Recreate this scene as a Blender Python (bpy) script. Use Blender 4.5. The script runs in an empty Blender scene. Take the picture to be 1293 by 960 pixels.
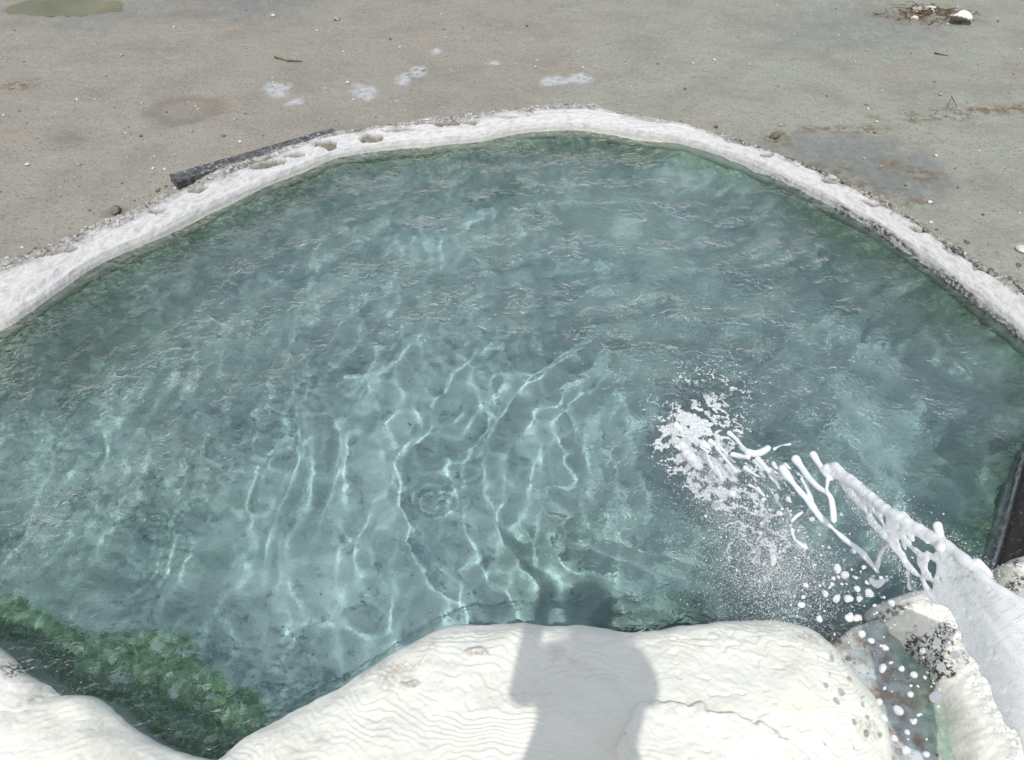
import bpy, bmesh, math, random
import numpy as np
from mathutils import Vector, Matrix
random.seed(7)
rng = np.random.default_rng(7)
R = math.radians
sc = bpy.context.scene
col = sc.collection

# ------------------------------------------------------------------ camera
PW, PH, FPX = 1293.0, 960.0, 977.0
CAM_H, PITCH = 2.30, R(43.0)
cam_d = bpy.data.cameras.new('camera')
cam = bpy.data.objects.new('camera', cam_d)
col.objects.link(cam)
cam.location = (0, 0, CAM_H)
cam.rotation_euler = (R(90) - PITCH, 0, 0)
cam_d.sensor_fit = 'HORIZONTAL'
cam_d.angle = 2 * math.atan(PW / 2 / FPX)
cam_d.clip_start = 0.02
cam_d.clip_end = 3000
sc.camera = cam

# ------------------------------------------------------------------ light
SUN_EL = R(59)
SUN_AZ_OFF = R(8)            # the sun stands behind the viewer, a little to the left
travel = Vector((math.sin(SUN_AZ_OFF) * math.cos(SUN_EL), math.cos(SUN_AZ_OFF) * math.cos(SUN_EL), -math.sin(SUN_EL)))
world = bpy.data.worlds.new('World')
sc.world = world
world.use_nodes = True
wn = world.node_tree
bg = wn.nodes['Background']
sky = wn.nodes.new('ShaderNodeTexSky')
sky.sky_type = 'NISHITA'
sky.sun_disc = False
sky.sun_elevation = SUN_EL
sky.sun_rotation = math.atan2(-travel.x, -travel.y)
sky.air_density = 1.0
sky.dust_density = 3.0
tc = wn.nodes.new('ShaderNodeTexCoord')
cmap = wn.nodes.new('ShaderNodeMapping'); cmap.inputs['Scale'].default_value = (1, 1, 2.4); cmap.inputs['Location'].default_value = (0.3, 0.1, 0.2)
wn.links.new(tc.outputs['Generated'], cmap.inputs[0])
cno = wn.nodes.new('ShaderNodeTexNoise'); cno.inputs['Scale'].default_value = 2.6; cno.inputs['Detail'].default_value = 7; cno.inputs['Roughness'].default_value = 0.58
wn.links.new(cmap.outputs[0], cno.inputs['Vector'])
crm = wn.nodes.new('ShaderNodeMapRange'); crm.interpolation_type = 'SMOOTHSTEP'
crm.inputs[1].default_value = 0.44; crm.inputs[2].default_value = 0.60
wn.links.new(cno.outputs[0], crm.inputs[0])
cmx = wn.nodes.new('ShaderNodeMix'); cmx.data_type = 'RGBA'
cmx.inputs[7].default_value = (7.0, 7.1, 7.3, 1)
wn.links.new(crm.outputs[0], cmx.inputs[0]); wn.links.new(sky.outputs[0], cmx.inputs[6])
wn.links.new(cmx.outputs[2], bg.inputs[0])
bg.inputs[1].default_value = 0.14
sun_d = bpy.data.lights.new('sun', 'SUN')
sun_d.energy = 2.75
sun_d.angle = R(0.55)
sun_d.color = (1.0, 0.965, 0.91)
sun_d.cycles.is_caustics_light = True
sun = bpy.data.objects.new('sun', sun_d)
col.objects.link(sun)
sun.location = (0, -10, 12)
sun.rotation_euler = travel.to_track_quat('-Z', 'Y').to_euler()

sc.view_settings.view_transform = 'Standard'
sc.view_settings.look = 'None'
sc.view_settings.exposure = 0.02
sc.view_settings.gamma = 1.0
sc.render.engine = 'CYCLES'
cy = sc.cycles
cy.max_bounces = 10
cy.transmission_bounces = 8
cy.transparent_max_bounces = 12
cy.caustics_refractive = True
cy.caustics_reflective = False
cy.sample_clamp_indirect = 4.0
cy.sample_clamp_direct = 12.0
cy.use_denoising = True
try:
    cy.denoiser = 'OPENIMAGEDENOISE'
    cy.denoising_input_passes = 'RGB_ALBEDO_NORMAL'
except Exception:
    pass

# ------------------------------------------------------------------ maths helpers
cp, sp_ = math.cos(PITCH), math.sin(PITCH)

def at(px, py, z=0.0):
    """point of height z seen at photograph pixel px, py"""
    a = (px - PW / 2) / FPX
    b = (PH / 2 - py) / FPX
    d = (a, cp + b * sp_, -sp_ + b * cp)
    t = (z - CAM_H) / d[2]
    return (d[0] * t, d[1] * t, z)

def at2(p, z=0.0):
    q = at(p[0], p[1], z)
    return (q[0], q[1])

def _hash(ix, iy, seed):
    h = (ix.astype(np.int64) * 374761393 + iy.astype(np.int64) * 668265263 + seed * 974634777) & 0xFFFFFFFF
    h = ((h ^ (h >> 13)) * 1274126177) & 0xFFFFFFFF
    h = (h ^ (h >> 16)) & 0xFFFF
    return h.astype(np.float64) * (2 * math.pi / 65536.0)

def perlin(x, y, seed=0):
    x = np.asarray(x, float); y = np.asarray(y, float)
    ix = np.floor(x); iy = np.floor(y)
    fx = x - ix; fy = y - iy
    u = fx * fx * fx * (fx * (fx * 6 - 15) + 10)
    v = fy * fy * fy * (fy * (fy * 6 - 15) + 10)
    def g(ox, oy):
        a = _hash(ix + ox, iy + oy, seed)
        return np.cos(a) * (fx - ox) + np.sin(a) * (fy - oy)
    n0 = g(0, 0) * (1 - u) + g(1, 0) * u
    n1 = g(0, 1) * (1 - u) + g(1, 1) * u
    return (n0 * (1 - v) + n1 * v) * 1.5

def fbm(x, y, seed=0, octv=4, lac=2.03, gain=0.5):
    a, s, f, tot = 1.0, 0.0, 1.0, 0.0
    for k in range(octv):
        s = s + a * perlin(x * f + 13.7 * k, y * f - 7.1 * k, seed + k)
        tot += a
        a *= gain; f *= lac
    return s / tot * 1.3

def sstep(a, b, x):
    t = np.clip((x - a) / (b - a), 0, 1)
    return t * t * (3 - 2 * t)

def smooth_curve(pts, n, closed=False):
    """Catmull-Rom through pts, resampled evenly to n points"""
    P = np.array(pts, float)
    m = len(P)
    out = []
    segs = m if closed else m - 1
    for i in range(segs):
        if closed:
            p0, p1, p2, p3 = P[(i - 1) % m], P[i], P[(i + 1) % m], P[(i + 2) % m]
        else:
            p0, p1, p2, p3 = P[max(i - 1, 0)], P[i], P[i + 1], P[min(i + 2, m - 1)]
        for t in np.linspace(0, 1, 16, endpoint=False):
            out.append(0.5 * ((2 * p1) + (-p0 + p2) * t + (2 * p0 - 5 * p1 + 4 * p2 - p3) * t * t + (-p0 + 3 * p1 - 3 * p2 + p3) * t ** 3))
    out.append(P[0] if closed else P[-1])
    out = np.array(out)
    L = np.concatenate([[0], np.cumsum(np.linalg.norm(np.diff(out, axis=0), axis=1))])
    q = np.linspace(0, L[-1], n + 1 if closed else n)
    res = np.stack([np.interp(q, L, out[:, k]) for k in range(P.shape[1])], 1)
    return res[:-1] if closed else res

def sdf(X, Y, poly):
    """signed distance to a closed polygon, positive inside"""
    shp = X.shape
    x = X.ravel(); y = Y.ravel()
    d2 = np.full(x.shape, 1e18)
    inside = np.zeros(x.shape, bool)
    n = len(poly)
    for i in range(n):
        ax, ay = poly[i]; bx, by = poly[(i + 1) % n]
        ex, ey = bx - ax, by - ay
        L = ex * ex + ey * ey + 1e-18
        wx, wy = x - ax, y - ay
        t = np.clip((wx * ex + wy * ey) / L, 0, 1)
        d2 = np.minimum(d2, (wx - ex * t) ** 2 + (wy - ey * t) ** 2)
        c = ((ay > y) != (by > y))
        if ey != 0:
            inside ^= c & (x < ex * (y - ay) / ey + ax)
    d = np.sqrt(d2)
    return np.where(inside, d, -d).reshape(shp)

# ------------------------------------------------------------------ mesh helpers
def mesh_np(name, V, F, mat=None, parent=None, smooth=True, attrs=None, colors=None):
    V = np.asarray(V, np.float32); F = np.asarray(F, np.int32)
    me = bpy.data.meshes.new(name)
    k = F.shape[1]
    me.vertices.add(len(V)); me.vertices.foreach_set('co', V.ravel())
    me.loops.add(F.size); me.loops.foreach_set('vertex_index', F.ravel())
    me.polygons.add(len(F))
    me.polygons.foreach_set('loop_start', np.arange(0, F.size, k, dtype=np.int32))
    me.polygons.foreach_set('use_smooth', np.full(len(F), smooth, bool))
    for an, av in (attrs or {}).items():
        a = me.attributes.new(an, 'FLOAT', 'POINT')
        a.data.foreach_set('value', np.asarray(av, np.float32).ravel())
    me.update(calc_edges=True)
    o = bpy.data.objects.new(name, me)
    col.objects.link(o)
    if mat: me.materials.append(mat)
    if parent: o.parent = parent
    return o

def grid_faces(ny, nx, mask=None, wrap=False):
    idx = np.arange(ny * nx).reshape(ny, nx)
    if wrap:
        idx = np.concatenate([idx, idx[:, :1]], 1)
    a, b, c, d = idx[:-1, :-1], idx[:-1, 1:], idx[1:, 1:], idx[1:, :-1]
    F = np.stack([a, b, c, d], -1).reshape(-1, 4)
    if mask is not None:
        m = mask.ravel()
        F = F[m[F].all(1)]
    return F

def compact(V, F, attrs):
    used = np.unique(F)
    mp = np.full(len(V), -1, np.int64); mp[used] = np.arange(len(used))
    return V[used], mp[F], {k: np.asarray(v).ravel()[used] for k, v in attrs.items()}

def height_obj(name, X, Y, Z, mask=None, mat=None, parent=None, attrs=None):
    V = np.stack([X, Y, Z], -1).reshape(-1, 3)
    F = grid_faces(X.shape[0], X.shape[1], mask)
    V, F, at_ = compact(V, F, attrs or {})
    return mesh_np(name, V, F, mat, parent, True, at_)

def tag(o, label=None, cat=None, group=None, kind=None):
    if label: o['label'] = label
    if cat: o['category'] = cat
    if group: o['group'] = group
    if kind: o['kind'] = kind
    return o

def empty(name, loc):
    o = bpy.data.objects.new(name, None)
    o.empty_display_size = 0.05
    o.location = loc
    col.objects.link(o)
    return o

# ------------------------------------------------------------------ material helper
class G:
    def __init__(self, name):
        self.m = bpy.data.materials.new(name)
        self.m.use_nodes = True
        self.t = self.m.node_tree
        self.n = self.t.nodes
        self.b = self.n['Principled BSDF']
        self.out = self.n['Material Output']
        self._pos = None
    def link(self, a, b):
        self.t.links.new(a, b)
    def put(self, sock, v):
        if isinstance(v, bpy.types.NodeSocket): self.link(v, sock)
        elif v is not None:
            if sock.type == 'RGBA' and len(v) == 3: v = (*v, 1)
            sock.default_value = v
    def pos(self):
        if self._pos is None:
            self._pos = self.n.new('ShaderNodeNewGeometry').outputs['Position']
        return self._pos
    def vec(self, scale=(1, 1, 1), rot=(0, 0, 0), src=None):
        q = self.n.new('ShaderNodeMapping')
        self.link(src or self.pos(), q.inputs[0])
        q.inputs['Scale'].default_value = scale
        q.inputs['Rotation'].default_value = rot
        return q.outputs[0]
    def noise(self, scale, detail=4, rough=0.55, dist=0.0, vec=None):
        q = self.n.new('ShaderNodeTexNoise')
        self.link(vec or self.pos(), q.inputs['Vector'])
        q.inputs['Scale'].default_value = scale
        q.inputs['Detail'].default_value = detail
        q.inputs['Roughness'].default_value = rough
        q.inputs['Distortion'].default_value = dist
        return q.outputs[0]
    def voro(self, scale, feature='F1', vec=None, out=0, rand=1.0):
        q = self.n.new('ShaderNodeTexVoronoi')
        q.feature = feature
        self.link(vec or self.pos(), q.inputs['Vector'])
        q.inputs['Scale'].default_value = scale
        q.inputs['Randomness'].default_value = rand
        return q.outputs[out]
    def ramp(self, f, a, b, lo=0.0, hi=1.0):
        q = self.n.new('ShaderNodeMapRange')
        q.interpolation_type = 'SMOOTHSTEP'
        self.put(q.inputs[0], f)
        q.inputs[1].default_value = a; q.inputs[2].default_value = b
        q.inputs[3].default_value = lo; q.inputs[4].default_value = hi
        return q.outputs[0]
    def mix(self, f, a, b, mode='MIX'):
        q = self.n.new('ShaderNodeMix')
        q.data_type = 'RGBA'; q.blend_type = mode
        self.put(q.inputs[0], f); self.put(q.inputs[6], a); self.put(q.inputs[7], b)
        return q.outputs[2]
    def math(self, op, a, b=0.0):
        q = self.n.new('ShaderNodeMath'); q.operation = op
        self.put(q.inputs[0], a); self.put(q.inputs[1], b)
        return q.outputs[0]
    def attr(self, name):
        q = self.n.new('ShaderNodeAttribute'); q.attribute_name = name
        return q.outputs['Fac']
    def bump(self, h, strength=0.3, dist=0.01, normal=None):
        q = self.n.new('ShaderNodeBump')
        self.put(q.inputs['Height'], h)
        q.inputs['Strength'].default_value = strength
        q.inputs['Distance'].default_value = dist
        if normal: self.link(normal, q.inputs['Normal'])
        return q.outputs[0]
    def fin(self, colr, rough=0.8, normal=None, spec=0.4):
        self.put(self.b.inputs['Base Color'], colr)
        self.put(self.b.inputs['Roughness'], rough)
        self.put(self.b.inputs['Specular IOR Level'], spec)
        if normal: self.link(normal, self.b.inputs['Normal'])
        return self.m

# ------------------------------------------------------------------ outlines (photograph pixels -> ground plan)
INNER_PX = [(-420, 640), (-330, 560), (-200, 490), (-90, 446), (0, 418), (35, 398), (60, 380), (95, 356), (130, 335), (200, 303), (260, 272), (320, 244), (360, 227), (390, 215), (430, 200),
            (500, 190), (560, 185), (605, 180), (640, 172), (690, 166), (740, 166), (800, 175), (860, 184), (930, 206), (1000, 236), (1080, 277),
            (1150, 321), (1210, 366), (1255, 402), (1290, 432), (1325, 475), (1338, 520), (1318, 548), (1293, 573), (1278, 620), (1262, 680), (1250, 722)]
OUTER_PX = [(-560, 480), (-430, 440), (-270, 390), (-120, 348), (-30, 330), (20, 325), (60, 315), (95, 298), (130, 283), (190, 255), (230, 240), (290, 214), (340, 196), (375, 184), (420, 170),
            (485, 160), (550, 150), (600, 146), (640, 141), (695, 134), (755, 136), (805, 149), (870, 161), (935, 180), (1005, 205), (1085, 240),
            (1155, 281), (1220, 325), (1270, 350), (1310, 375), (1360, 420), (1400, 490), (1410, 540), (1400, 600), (1390, 660), (1380, 720), (1370, 770)]
GROUND_Z = 0.025
inner = smooth_curve([at2(p, 0.0) for p in INNER_PX], 1500)
NEAR_PX = [(1240, 745), (1215, 775), (1195, 830), (1240, 960), (1250, 1150), (1000, 1250), (640, 1250), (300, 1200), (240, 1000), (150, 935), (60, 900), (-20, 850), (-150, 790), (-350, 730)]
pool_poly = np.concatenate([inner[::12], np.array([at2(p, 0.0) for p in NEAR_PX])])
IMPACT = np.array(at2((905, 580)))

# ------------------------------------------------------------------ materials
def mat_ground():
    g = G('ground_mud')
    big = g.noise(0.55, 4, 0.6)
    mid = g.noise(2.3, 5, 0.6)
    streak = g.noise(1.2, 5, 0.6, 0.3, g.vec((0.6, 2.2, 1), (0, 0, 0.15)))
    warm = (0.272, 0.260, 0.222); cool = (0.272, 0.288, 0.243); pink = (0.295, 0.245, 0.20)
    right = g.n.new('ShaderNodeSeparateXYZ'); g.link(g.pos(), right.inputs[0])
    rx = g.ramp(right.outputs[0], -1.0, 2.2, -0.22, 0.24)
    f = g.ramp(g.math('ADD', big, rx), 0.36, 0.66)
    c = g.mix(f, warm, cool)
    c = g.mix(g.ramp(streak, 0.5, 0.72, 0, 0.5), c, pink)
    c = g.mix(g.ramp(mid, 0.42, 0.68, 0, 0.55), c, (0.205, 0.197, 0.17))
    fine = g.noise(46, 3, 0.7)
    c = g.mix(g.ramp(fine, 0.52, 0.70, 0, 0.75), c, (0.15, 0.135, 0.11))
    c = g.mix(g.ramp(g.noise(19, 5, 0.75), 0.54, 0.72, 0, 0.5), c, (0.36, 0.345, 0.30))
    fine2 = g.noise(75, 2, 0.6)
    c = g.mix(g.ramp(fine2, 0.62, 0.76, 0, 0.45), c, (0.55, 0.52, 0.46))
    spk = g.voro(34)
    dens = g.noise(3.1, 3, 0.6)
    c = g.mix(g.math('MULTIPLY', g.ramp(spk, 0.10, 0.17, 1, 0), g.ramp(dens, 0.45, 0.6, 0, 0.6)), c, (0.62, 0.59, 0.53))
    spk2 = g.voro(23, vec=g.vec((1, 1.5, 1), (0, 0, 0.7)))
    dens2 = g.noise(2.4, 3, 0.6, vec=g.vec((1, 1, 1), (0.3, 0.1, 2)))
    c = g.mix(g.math('MULTIPLY', g.ramp(spk2, 0.08, 0.16, 1, 0), g.ramp(dens2, 0.48, 0.62, 0, 0.9)), c, (0.10, 0.085, 0.065))
    wet = g.attr('wet'); brown = g.attr('brown'); dark = g.attr('dark')
    wn_ = g.noise(9, 5, 0.65, 0.6, g.vec((1.4, 0.8, 1), (0, 0, -0.6)))
    wetm = g.math('MULTIPLY', wet, g.ramp(wn_, 0.3, 0.62, 0.25, 1))
    c = g.mix(wetm, c, (0.15, 0.165, 0.16))
    c = g.mix(g.math('MULTIPLY', brown, g.ramp(g.noise(16, 4, 0.7), 0.42, 0.6)), c, (0.15, 0.115, 0.07))
    c = g.mix(dark, c, (0.15, 0.13, 0.11))
    c = g.mix(g.math('MULTIPLY', g.attr('marks'), g.ramp(g.noise(24, 5, 0.7), 0.36, 0.56)), c, (0.42, 0.44, 0.46))
    rough = g.math('SUBTRACT', 0.9, g.math('MULTIPLY', wetm, 0.68))
    h = g.math('ADD', g.math('MULTIPLY', fine, 0.7), g.math('MULTIPLY', g.noise(14, 5, 0.65), 1.0))
    return g.fin(c, rough, g.bump(h, 0.8, 0.016), 0.35)

def mat_travertine(name, base=(0.775, 0.785, 0.705), warm=(0.69, 0.67, 0.56), grit=0.6, rough=0.6, fine=1.0):
    g = G(name)
    a = g.noise(5, 5, 0.6)
    c = g.mix(g.ramp(a, 0.45, 0.75, 0, 0.6), base, warm)
    gn = g.noise(55, 4, 0.7)
    c = g.mix(g.ramp(gn, 0.60, 0.78, 0, 0.5 * grit), c, (0.36, 0.33, 0.28))
    stain = g.attr('stain')
    sn = g.noise(70, 5, 0.75)
    c = g.mix(g.math('MULTIPLY', stain, g.ramp(sn, 0.35, 0.58)), c, (0.30, 0.28, 0.23))
    dk = g.attr('dark')
    dn = g.noise(85, 4, 0.75)
    c = g.mix(g.math('MULTIPLY', dk, g.ramp(dn, 0.46, 0.54)), c, (0.035, 0.03, 0.022))
    al = g.attr('algae')
    c = g.mix(al, c, (0.11, 0.16, 0.12))
    h = g.math('ADD', g.noise(60, 4, 0.6), g.math('MULTIPLY', g.noise(180, 2, 0.6), 0.4))
    return g.fin(c, rough, g.bump(h, 0.28 * fine, 0.006), 0.4)

def mat_rim():
    g = G('rim_travertine')
    streak = g.attr('along'); ac = g.attr('across')
    cv = g.n.new('ShaderNodeCombineXYZ')
    g.put(cv.inputs[0], g.math('MULTIPLY', streak, 6.0)); g.put(cv.inputs[1], g.math('MULTIPLY', ac, 5.0))
    a = g.noise(3.0, 6, 0.65, 0.3, cv.outputs[0])
    c = g.mix(g.ramp(a, 0.42, 0.72, 0, 0.75), (0.60, 0.60, 0.595), (0.36, 0.355, 0.345))
    gn = g.noise(40, 5, 0.75)
    c = g.mix(g.ramp(gn, 0.58, 0.72, 0, 0.5), c, (0.40, 0.385, 0.36))
    gr = g.attr('grit')
    dn = g.noise(30, 5, 0.75, 0.4)
    c = g.mix(g.math('MULTIPLY', gr, g.ramp(dn, 0.38, 0.52)), c, g.mix(g.ramp(gn, .4, .6), (0.33, 0.32, 0.28), (0.15, 0.145, 0.12)))
    ck = g.voro(13, 'DISTANCE_TO_EDGE', g.vec((1, 1, 1), (0, 0, 0)))
    wob = g.noise(25, 4, .7)
    ckm = g.ramp(g.math('ADD', ck, g.math('MULTIPLY', wob, 0.10)), 0.065, 0.10, 1, 0)
    c = g.mix(g.math('MULTIPLY', ckm, g.math('MULTIPLY', gr, g.ramp(g.noise(4, 3, .6), .38, .55))), c, (0.07, 0.065, 0.055))
    dn2 = g.noise(48, 5, 0.8, 0.2)
    c = g.mix(g.math('MULTIPLY', g.attr('dark'), g.ramp(dn2, 0.42, 0.52)), c, (0.03, 0.028, 0.024))
    c = g.mix(g.attr('black'), c, g.mix(g.ramp(dn2, .56, .66), (0.018, 0.017, 0.015), (0.16, 0.16, 0.13)))
    pit = g.attr('pit')
    c = g.mix(pit, c, g.mix(g.ramp(gn, 0.4, 0.65), (0.13, 0.12, 0.10), (0.27, 0.25, 0.21)))
    cream = g.attr('cream')
    c = g.mix(cream, c, g.mix(a, (0.74, 0.72, 0.62), (0.60, 0.60, 0.50)))
    al = g.attr('algae')
    c = g.mix(al, c, (0.11, 0.19, 0.08))
    h = g.math('ADD', g.noise(35, 6, 0.7), g.math('MULTIPLY', a, 0.8))
    return g.fin(c, g.ramp(cream, 0, 1, 0.75, 0.35), g.bump(h, 0.7, 0.012), 0.35)

def mat_bed():
    g = G('pool_bed_silt')
    blot = g.noise(2.6, 5, 0.6, 0.4)
    blot2 = g.noise(7.5, 5, 0.65, 0.8)
    cells = g.voro(7.0, 'SMOOTH_F1', g.vec((1, 1, 1)))
    c = g.mix(g.ramp(blot, 0.35, 0.68), (0.37, 0.455, 0.465), (0.58, 0.66, 0.66))
    c = g.mix(g.ramp(blot2, 0.5, 0.72, 0, 0.7), c, (0.68, 0.73, 0.71))
    c = g.mix(g.ramp(g.noise(11, 4, 0.7, 0.5, g.vec((1, 1, 1), (0, 0, 1.2))), 0.56, 0.7, 0, 0.6), c, (0.13, 0.15, 0.145))
    c = g.mix(g.ramp(g.noise(4.2, 4, 0.65, 0.3, g.vec((1, 1, 1), (0, 0.4, 2.2))), 0.6, 0.75, 0, 0.45), c, (0.24, 0.25, 0.16))
    spk = g.voro(17)
    c = g.mix(g.ramp(spk, 0.05, 0.10, 0.85, 0), c, (0.05, 0.055, 0.05))
    al = g.attr('algae')
    an = g.noise(26, 5, 0.7, 0.5)
    green = g.mix(g.ramp(an, 0.38, 0.62), (0.085, 0.19, 0.085), (0.25, 0.36, 0.21))
    wht = g.voro(24, 'SMOOTH_F1', g.vec((1, 1, 1), (0, 0, 0.5)))
    wm = g.ramp(g.math('ADD', wht, g.math('MULTIPLY', g.noise(40, 3, 0.6), 0.5)), 0.42, 0.56, 1, 0)
    pale = g.attr('pale')
    green = g.mix(g.math('MULTIPLY', wm, g.ramp(pale, 0, 1, 0.45, 1.0)), green, (0.62, 0.68, 0.62))
    c = g.mix(g.math('MULTIPLY', al, g.ramp(g.noise(9, 4, 0.6), 0.25, 0.5, 0.55, 1)), c, green)
    mk = g.attr('milky')
    c = g.mix(g.math('MULTIPLY', mk, g.ramp(g.noise(3.5, 5, 0.6, 0.7), 0.3, 0.7, 0.35, 1)), c, (0.56, 0.63, 0.61))
    fl = g.noise(27, 4, 0.7, 1.2)
    c = g.mix(g.math('MULTIPLY', g.attr('fleck_glint'), g.ramp(fl, 0.52, 0.60, 0, 0.85)), c, (0.74, 0.79, 0.77))  # pale mineral flecks, also standing in for fine ripple light on the bed
    c = g.mix(g.math('MULTIPLY', g.attr('fleck_glint'), g.ramp(g.noise(31, 4, 0.7, 1.2, g.vec((1, 1, 1), (0, 0.2, 1.7))), 0.54, 0.62, 0, 0.5)), c, (0.12, 0.20, 0.19))
    rd = g.attr('red')
    c = g.mix(g.math('MULTIPLY', rd, g.ramp(g.noise(22, 4, 0.7), 0.35, 0.6)), c, g.mix(an, (0.13, 0.075, 0.05), (0.40, 0.31, 0.25)))
    h = g.math('ADD', g.noise(30, 5, 0.7), g.noise(9, 4, 0.6))
    return g.fin(c, 0.75, g.bump(h, 0.5, 0.02), 0.2)

def mat_water():
    g = G('clear_spring_water')
    g.n.remove(g.b)
    rf = g.n.new('ShaderNodeBsdfRefraction')
    rf.inputs['IOR'].default_value = 1.333
    rf.inputs['Roughness'].default_value = 0.0
    rf.inputs['Color'].default_value = (0.81, 0.93, 0.935, 1)
    gl = g.n.new('ShaderNodeBsdfGlossy')
    gl.inputs['Roughness'].default_value = 0.03
    gl.inputs['Color'].default_value = (1, 1, 1, 1)
    fr = g.n.new('ShaderNodeFresnel'); fr.inputs['IOR'].default_value = 1.333
    mx = g.n.new('ShaderNodeMixShader')
    g.link(fr.outputs[0], mx.inputs[0]); g.link(rf.outputs[0], mx.inputs[1]); g.link(gl.outputs[0], mx.inputs[2])
    pa = g.attr('patch')
    rip = g.math('ADD', g.noise(15, 3, 0.55, 0.9, g.vec((1, 1.3, 1))), g.math('MULTIPLY', g.noise(44, 2, 0.6, 0.4), 0.4))
    bp = g.n.new('ShaderNodeBump'); bp.inputs['Distance'].default_value = 0.05
    g.link(rip, bp.inputs['Height']); g.link(g.ramp(pa, 0, 1, 0.25, 0.95), bp.inputs['Strength'])
    for q in (gl, fr): g.link(bp.outputs[0], q.inputs['Normal'])
    b2 = g.n.new('ShaderNodeBump'); b2.inputs['Distance'].default_value = 0.022
    g.link(rip, b2.inputs['Height']); g.link(g.math('ADD', g.ramp(pa, 0, 1, 0.07, 0.17), g.math('MULTIPLY', g.attr('rough_water'), 0.32)), b2.inputs['Strength'])
    g.link(b2.outputs[0], rf.inputs['Normal'])
    g.link(mx.outputs[0], g.out.inputs['Surface'])
    return g.m

def mat_spray(name, transp=0.0, vec=None, lo=0.38, hi=0.66, base=0.35):
    g = G(name)
    g.b.inputs['Base Color'].default_value = (0.93, 0.945, 0.95, 1)
    g.b.inputs['Roughness'].default_value = 0.14
    g.b.inputs['IOR'].default_value = 1.333
    tl = g.n.new('ShaderNodeBsdfTranslucent'); tl.inputs[0].default_value = (0.93, 0.95, 0.96, 1)
    mx = g.n.new('ShaderNodeMixShader'); mx.inputs[0].default_value = 0.35
    g.link(g.b.outputs[0], mx.inputs[1]); g.link(tl.outputs[0], mx.inputs[2])
    res = mx.outputs[0]
    if transp:
        tr = g.n.new('ShaderNodeBsdfTransparent')
        m2 = g.n.new('ShaderNodeMixShader')
        v = g.vec(*vec) if vec else None
        f = g.ramp(g.noise(1.0 if vec else 60, 5, 0.7, 0.4, v), lo, hi, transp * base, transp)
        g.put(m2.inputs[0], f)
        g.link(res, m2.inputs[1]); g.link(tr.outputs[0], m2.inputs[2])
        res = m2.outputs[0]
    g.link(res, g.out.inputs['Surface'])
    return g.m

def mat_simple(name, c1, c2, scale=20, rough=0.8, bump=0.4, bscale=60, spec=0.4):
    g = G(name)
    c = g.mix(g.ramp(g.noise(scale, 5, 0.65), 0.35, 0.65), c1, c2)
    return g.fin(c, rough, g.bump(g.noise(bscale, 5, 0.7), bump, 0.006), spec)

M_ground = mat_ground()
M_rim = mat_rim()
M_bed = mat_bed()
M_water = mat_water()
M_mound = mat_travertine('white_travertine')
M_mound_rough = mat_travertine('rough_travertine', (0.80, 0.795, 0.73), (0.70, 0.69, 0.56), 1.0, 0.5, 1.4)
M_jet = mat_spray('aerated_water')
M_drop = mat_spray('water_drop', 0.35, ((60, 60, 60), (0, 0, 0)), .4, .6, .5)
_a, _b = at(1290, 860, .68), at(1060, 600, .46)
JET_ANG = math.atan2(_b[1] - _a[1], _b[0] - _a[0])
M_sheet = mat_spray('water_film', 0.66, ((7, 75, 40), (0, 0, -JET_ANG)), 0.45, 0.66, 0.12)
M_foam = mat_spray('surface_foam', 0.45)

# ------------------------------------------------------------------ ground
def axis(lo, hi, step, far, grow=1.25):
    a = list(np.arange(lo, hi + 1e-6, step))
    s, x = step, hi
    right = []
    while x < far:
        s *= grow; x += s; right.append(x)
    s, x = step, lo
    left = []
    while x > -far:
        s *= grow; x -= s; left.append(x)
    return np.array(left[::-1] + a + right)

gx = axis(-5.2, 5.2, 0.022, 400)
gy = axis(0.6, 9.0, 0.022, 400)
X, Y = np.meshgrid(gx, gy)
near = (np.abs(X) < 8) & (Y > -4) & (Y < 12)
Dp = np.full(X.shape, -10.0)
Dp[near] = sdf(X[near], Y[near], pool_poly[::2])
Z = GROUND_Z + 0.035 * fbm(X * 0.5, Y * 0.5, 3, 3) + 0.010 * fbm(X * 3, Y * 3, 5, 4) + 0.007 * fbm(X * 11, Y * 11, 9, 3)
Z -= 0.01 * sstep(-0.35, -0.1, Dp)
def spot(px, py, rx, ry, ang=0.0, soft=0.35, z=GROUND_Z, n=0.0, seed=0):
    """soft blot on the ground around a photograph pixel, rx ry in metres"""
    cx, cy = at2((px, py), z)
    ca, sa = math.cos(ang), math.sin(ang)
    u = ((X - cx) * ca + (Y - cy) * sa) / rx
    v = (-(X - cx) * sa + (Y - cy) * ca) / ry
    r = np.sqrt(u * u + v * v)
    if n: r = r + n * fbm(X * 6, Y * 6, 40 + seed, 4)
    return 1 - sstep(1 - soft, 1 + soft, r)
wet = np.maximum.reduce([spot(1085, 195, 0.42, 0.30, -0.5, 0.5, n=0.5), 0.8 * spot(1020, 190, 0.25, 0.22, 0, 0.5, n=0.5, seed=3), 0.9 * spot(1135, 225, 0.3, 0.22, -0.6, 0.5, n=.5, seed=4),
                         0.55 * spot(1075, 35, 0.75, 0.5, 0, 0.6, n=.5, seed=5), 0.7 * spot(325, 2, .5, .5, 0, .6, n=.5, seed=6), 0.45 * spot(120, 12, 0.9, .5, 0, .6, n=.4, seed=7)])
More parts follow.
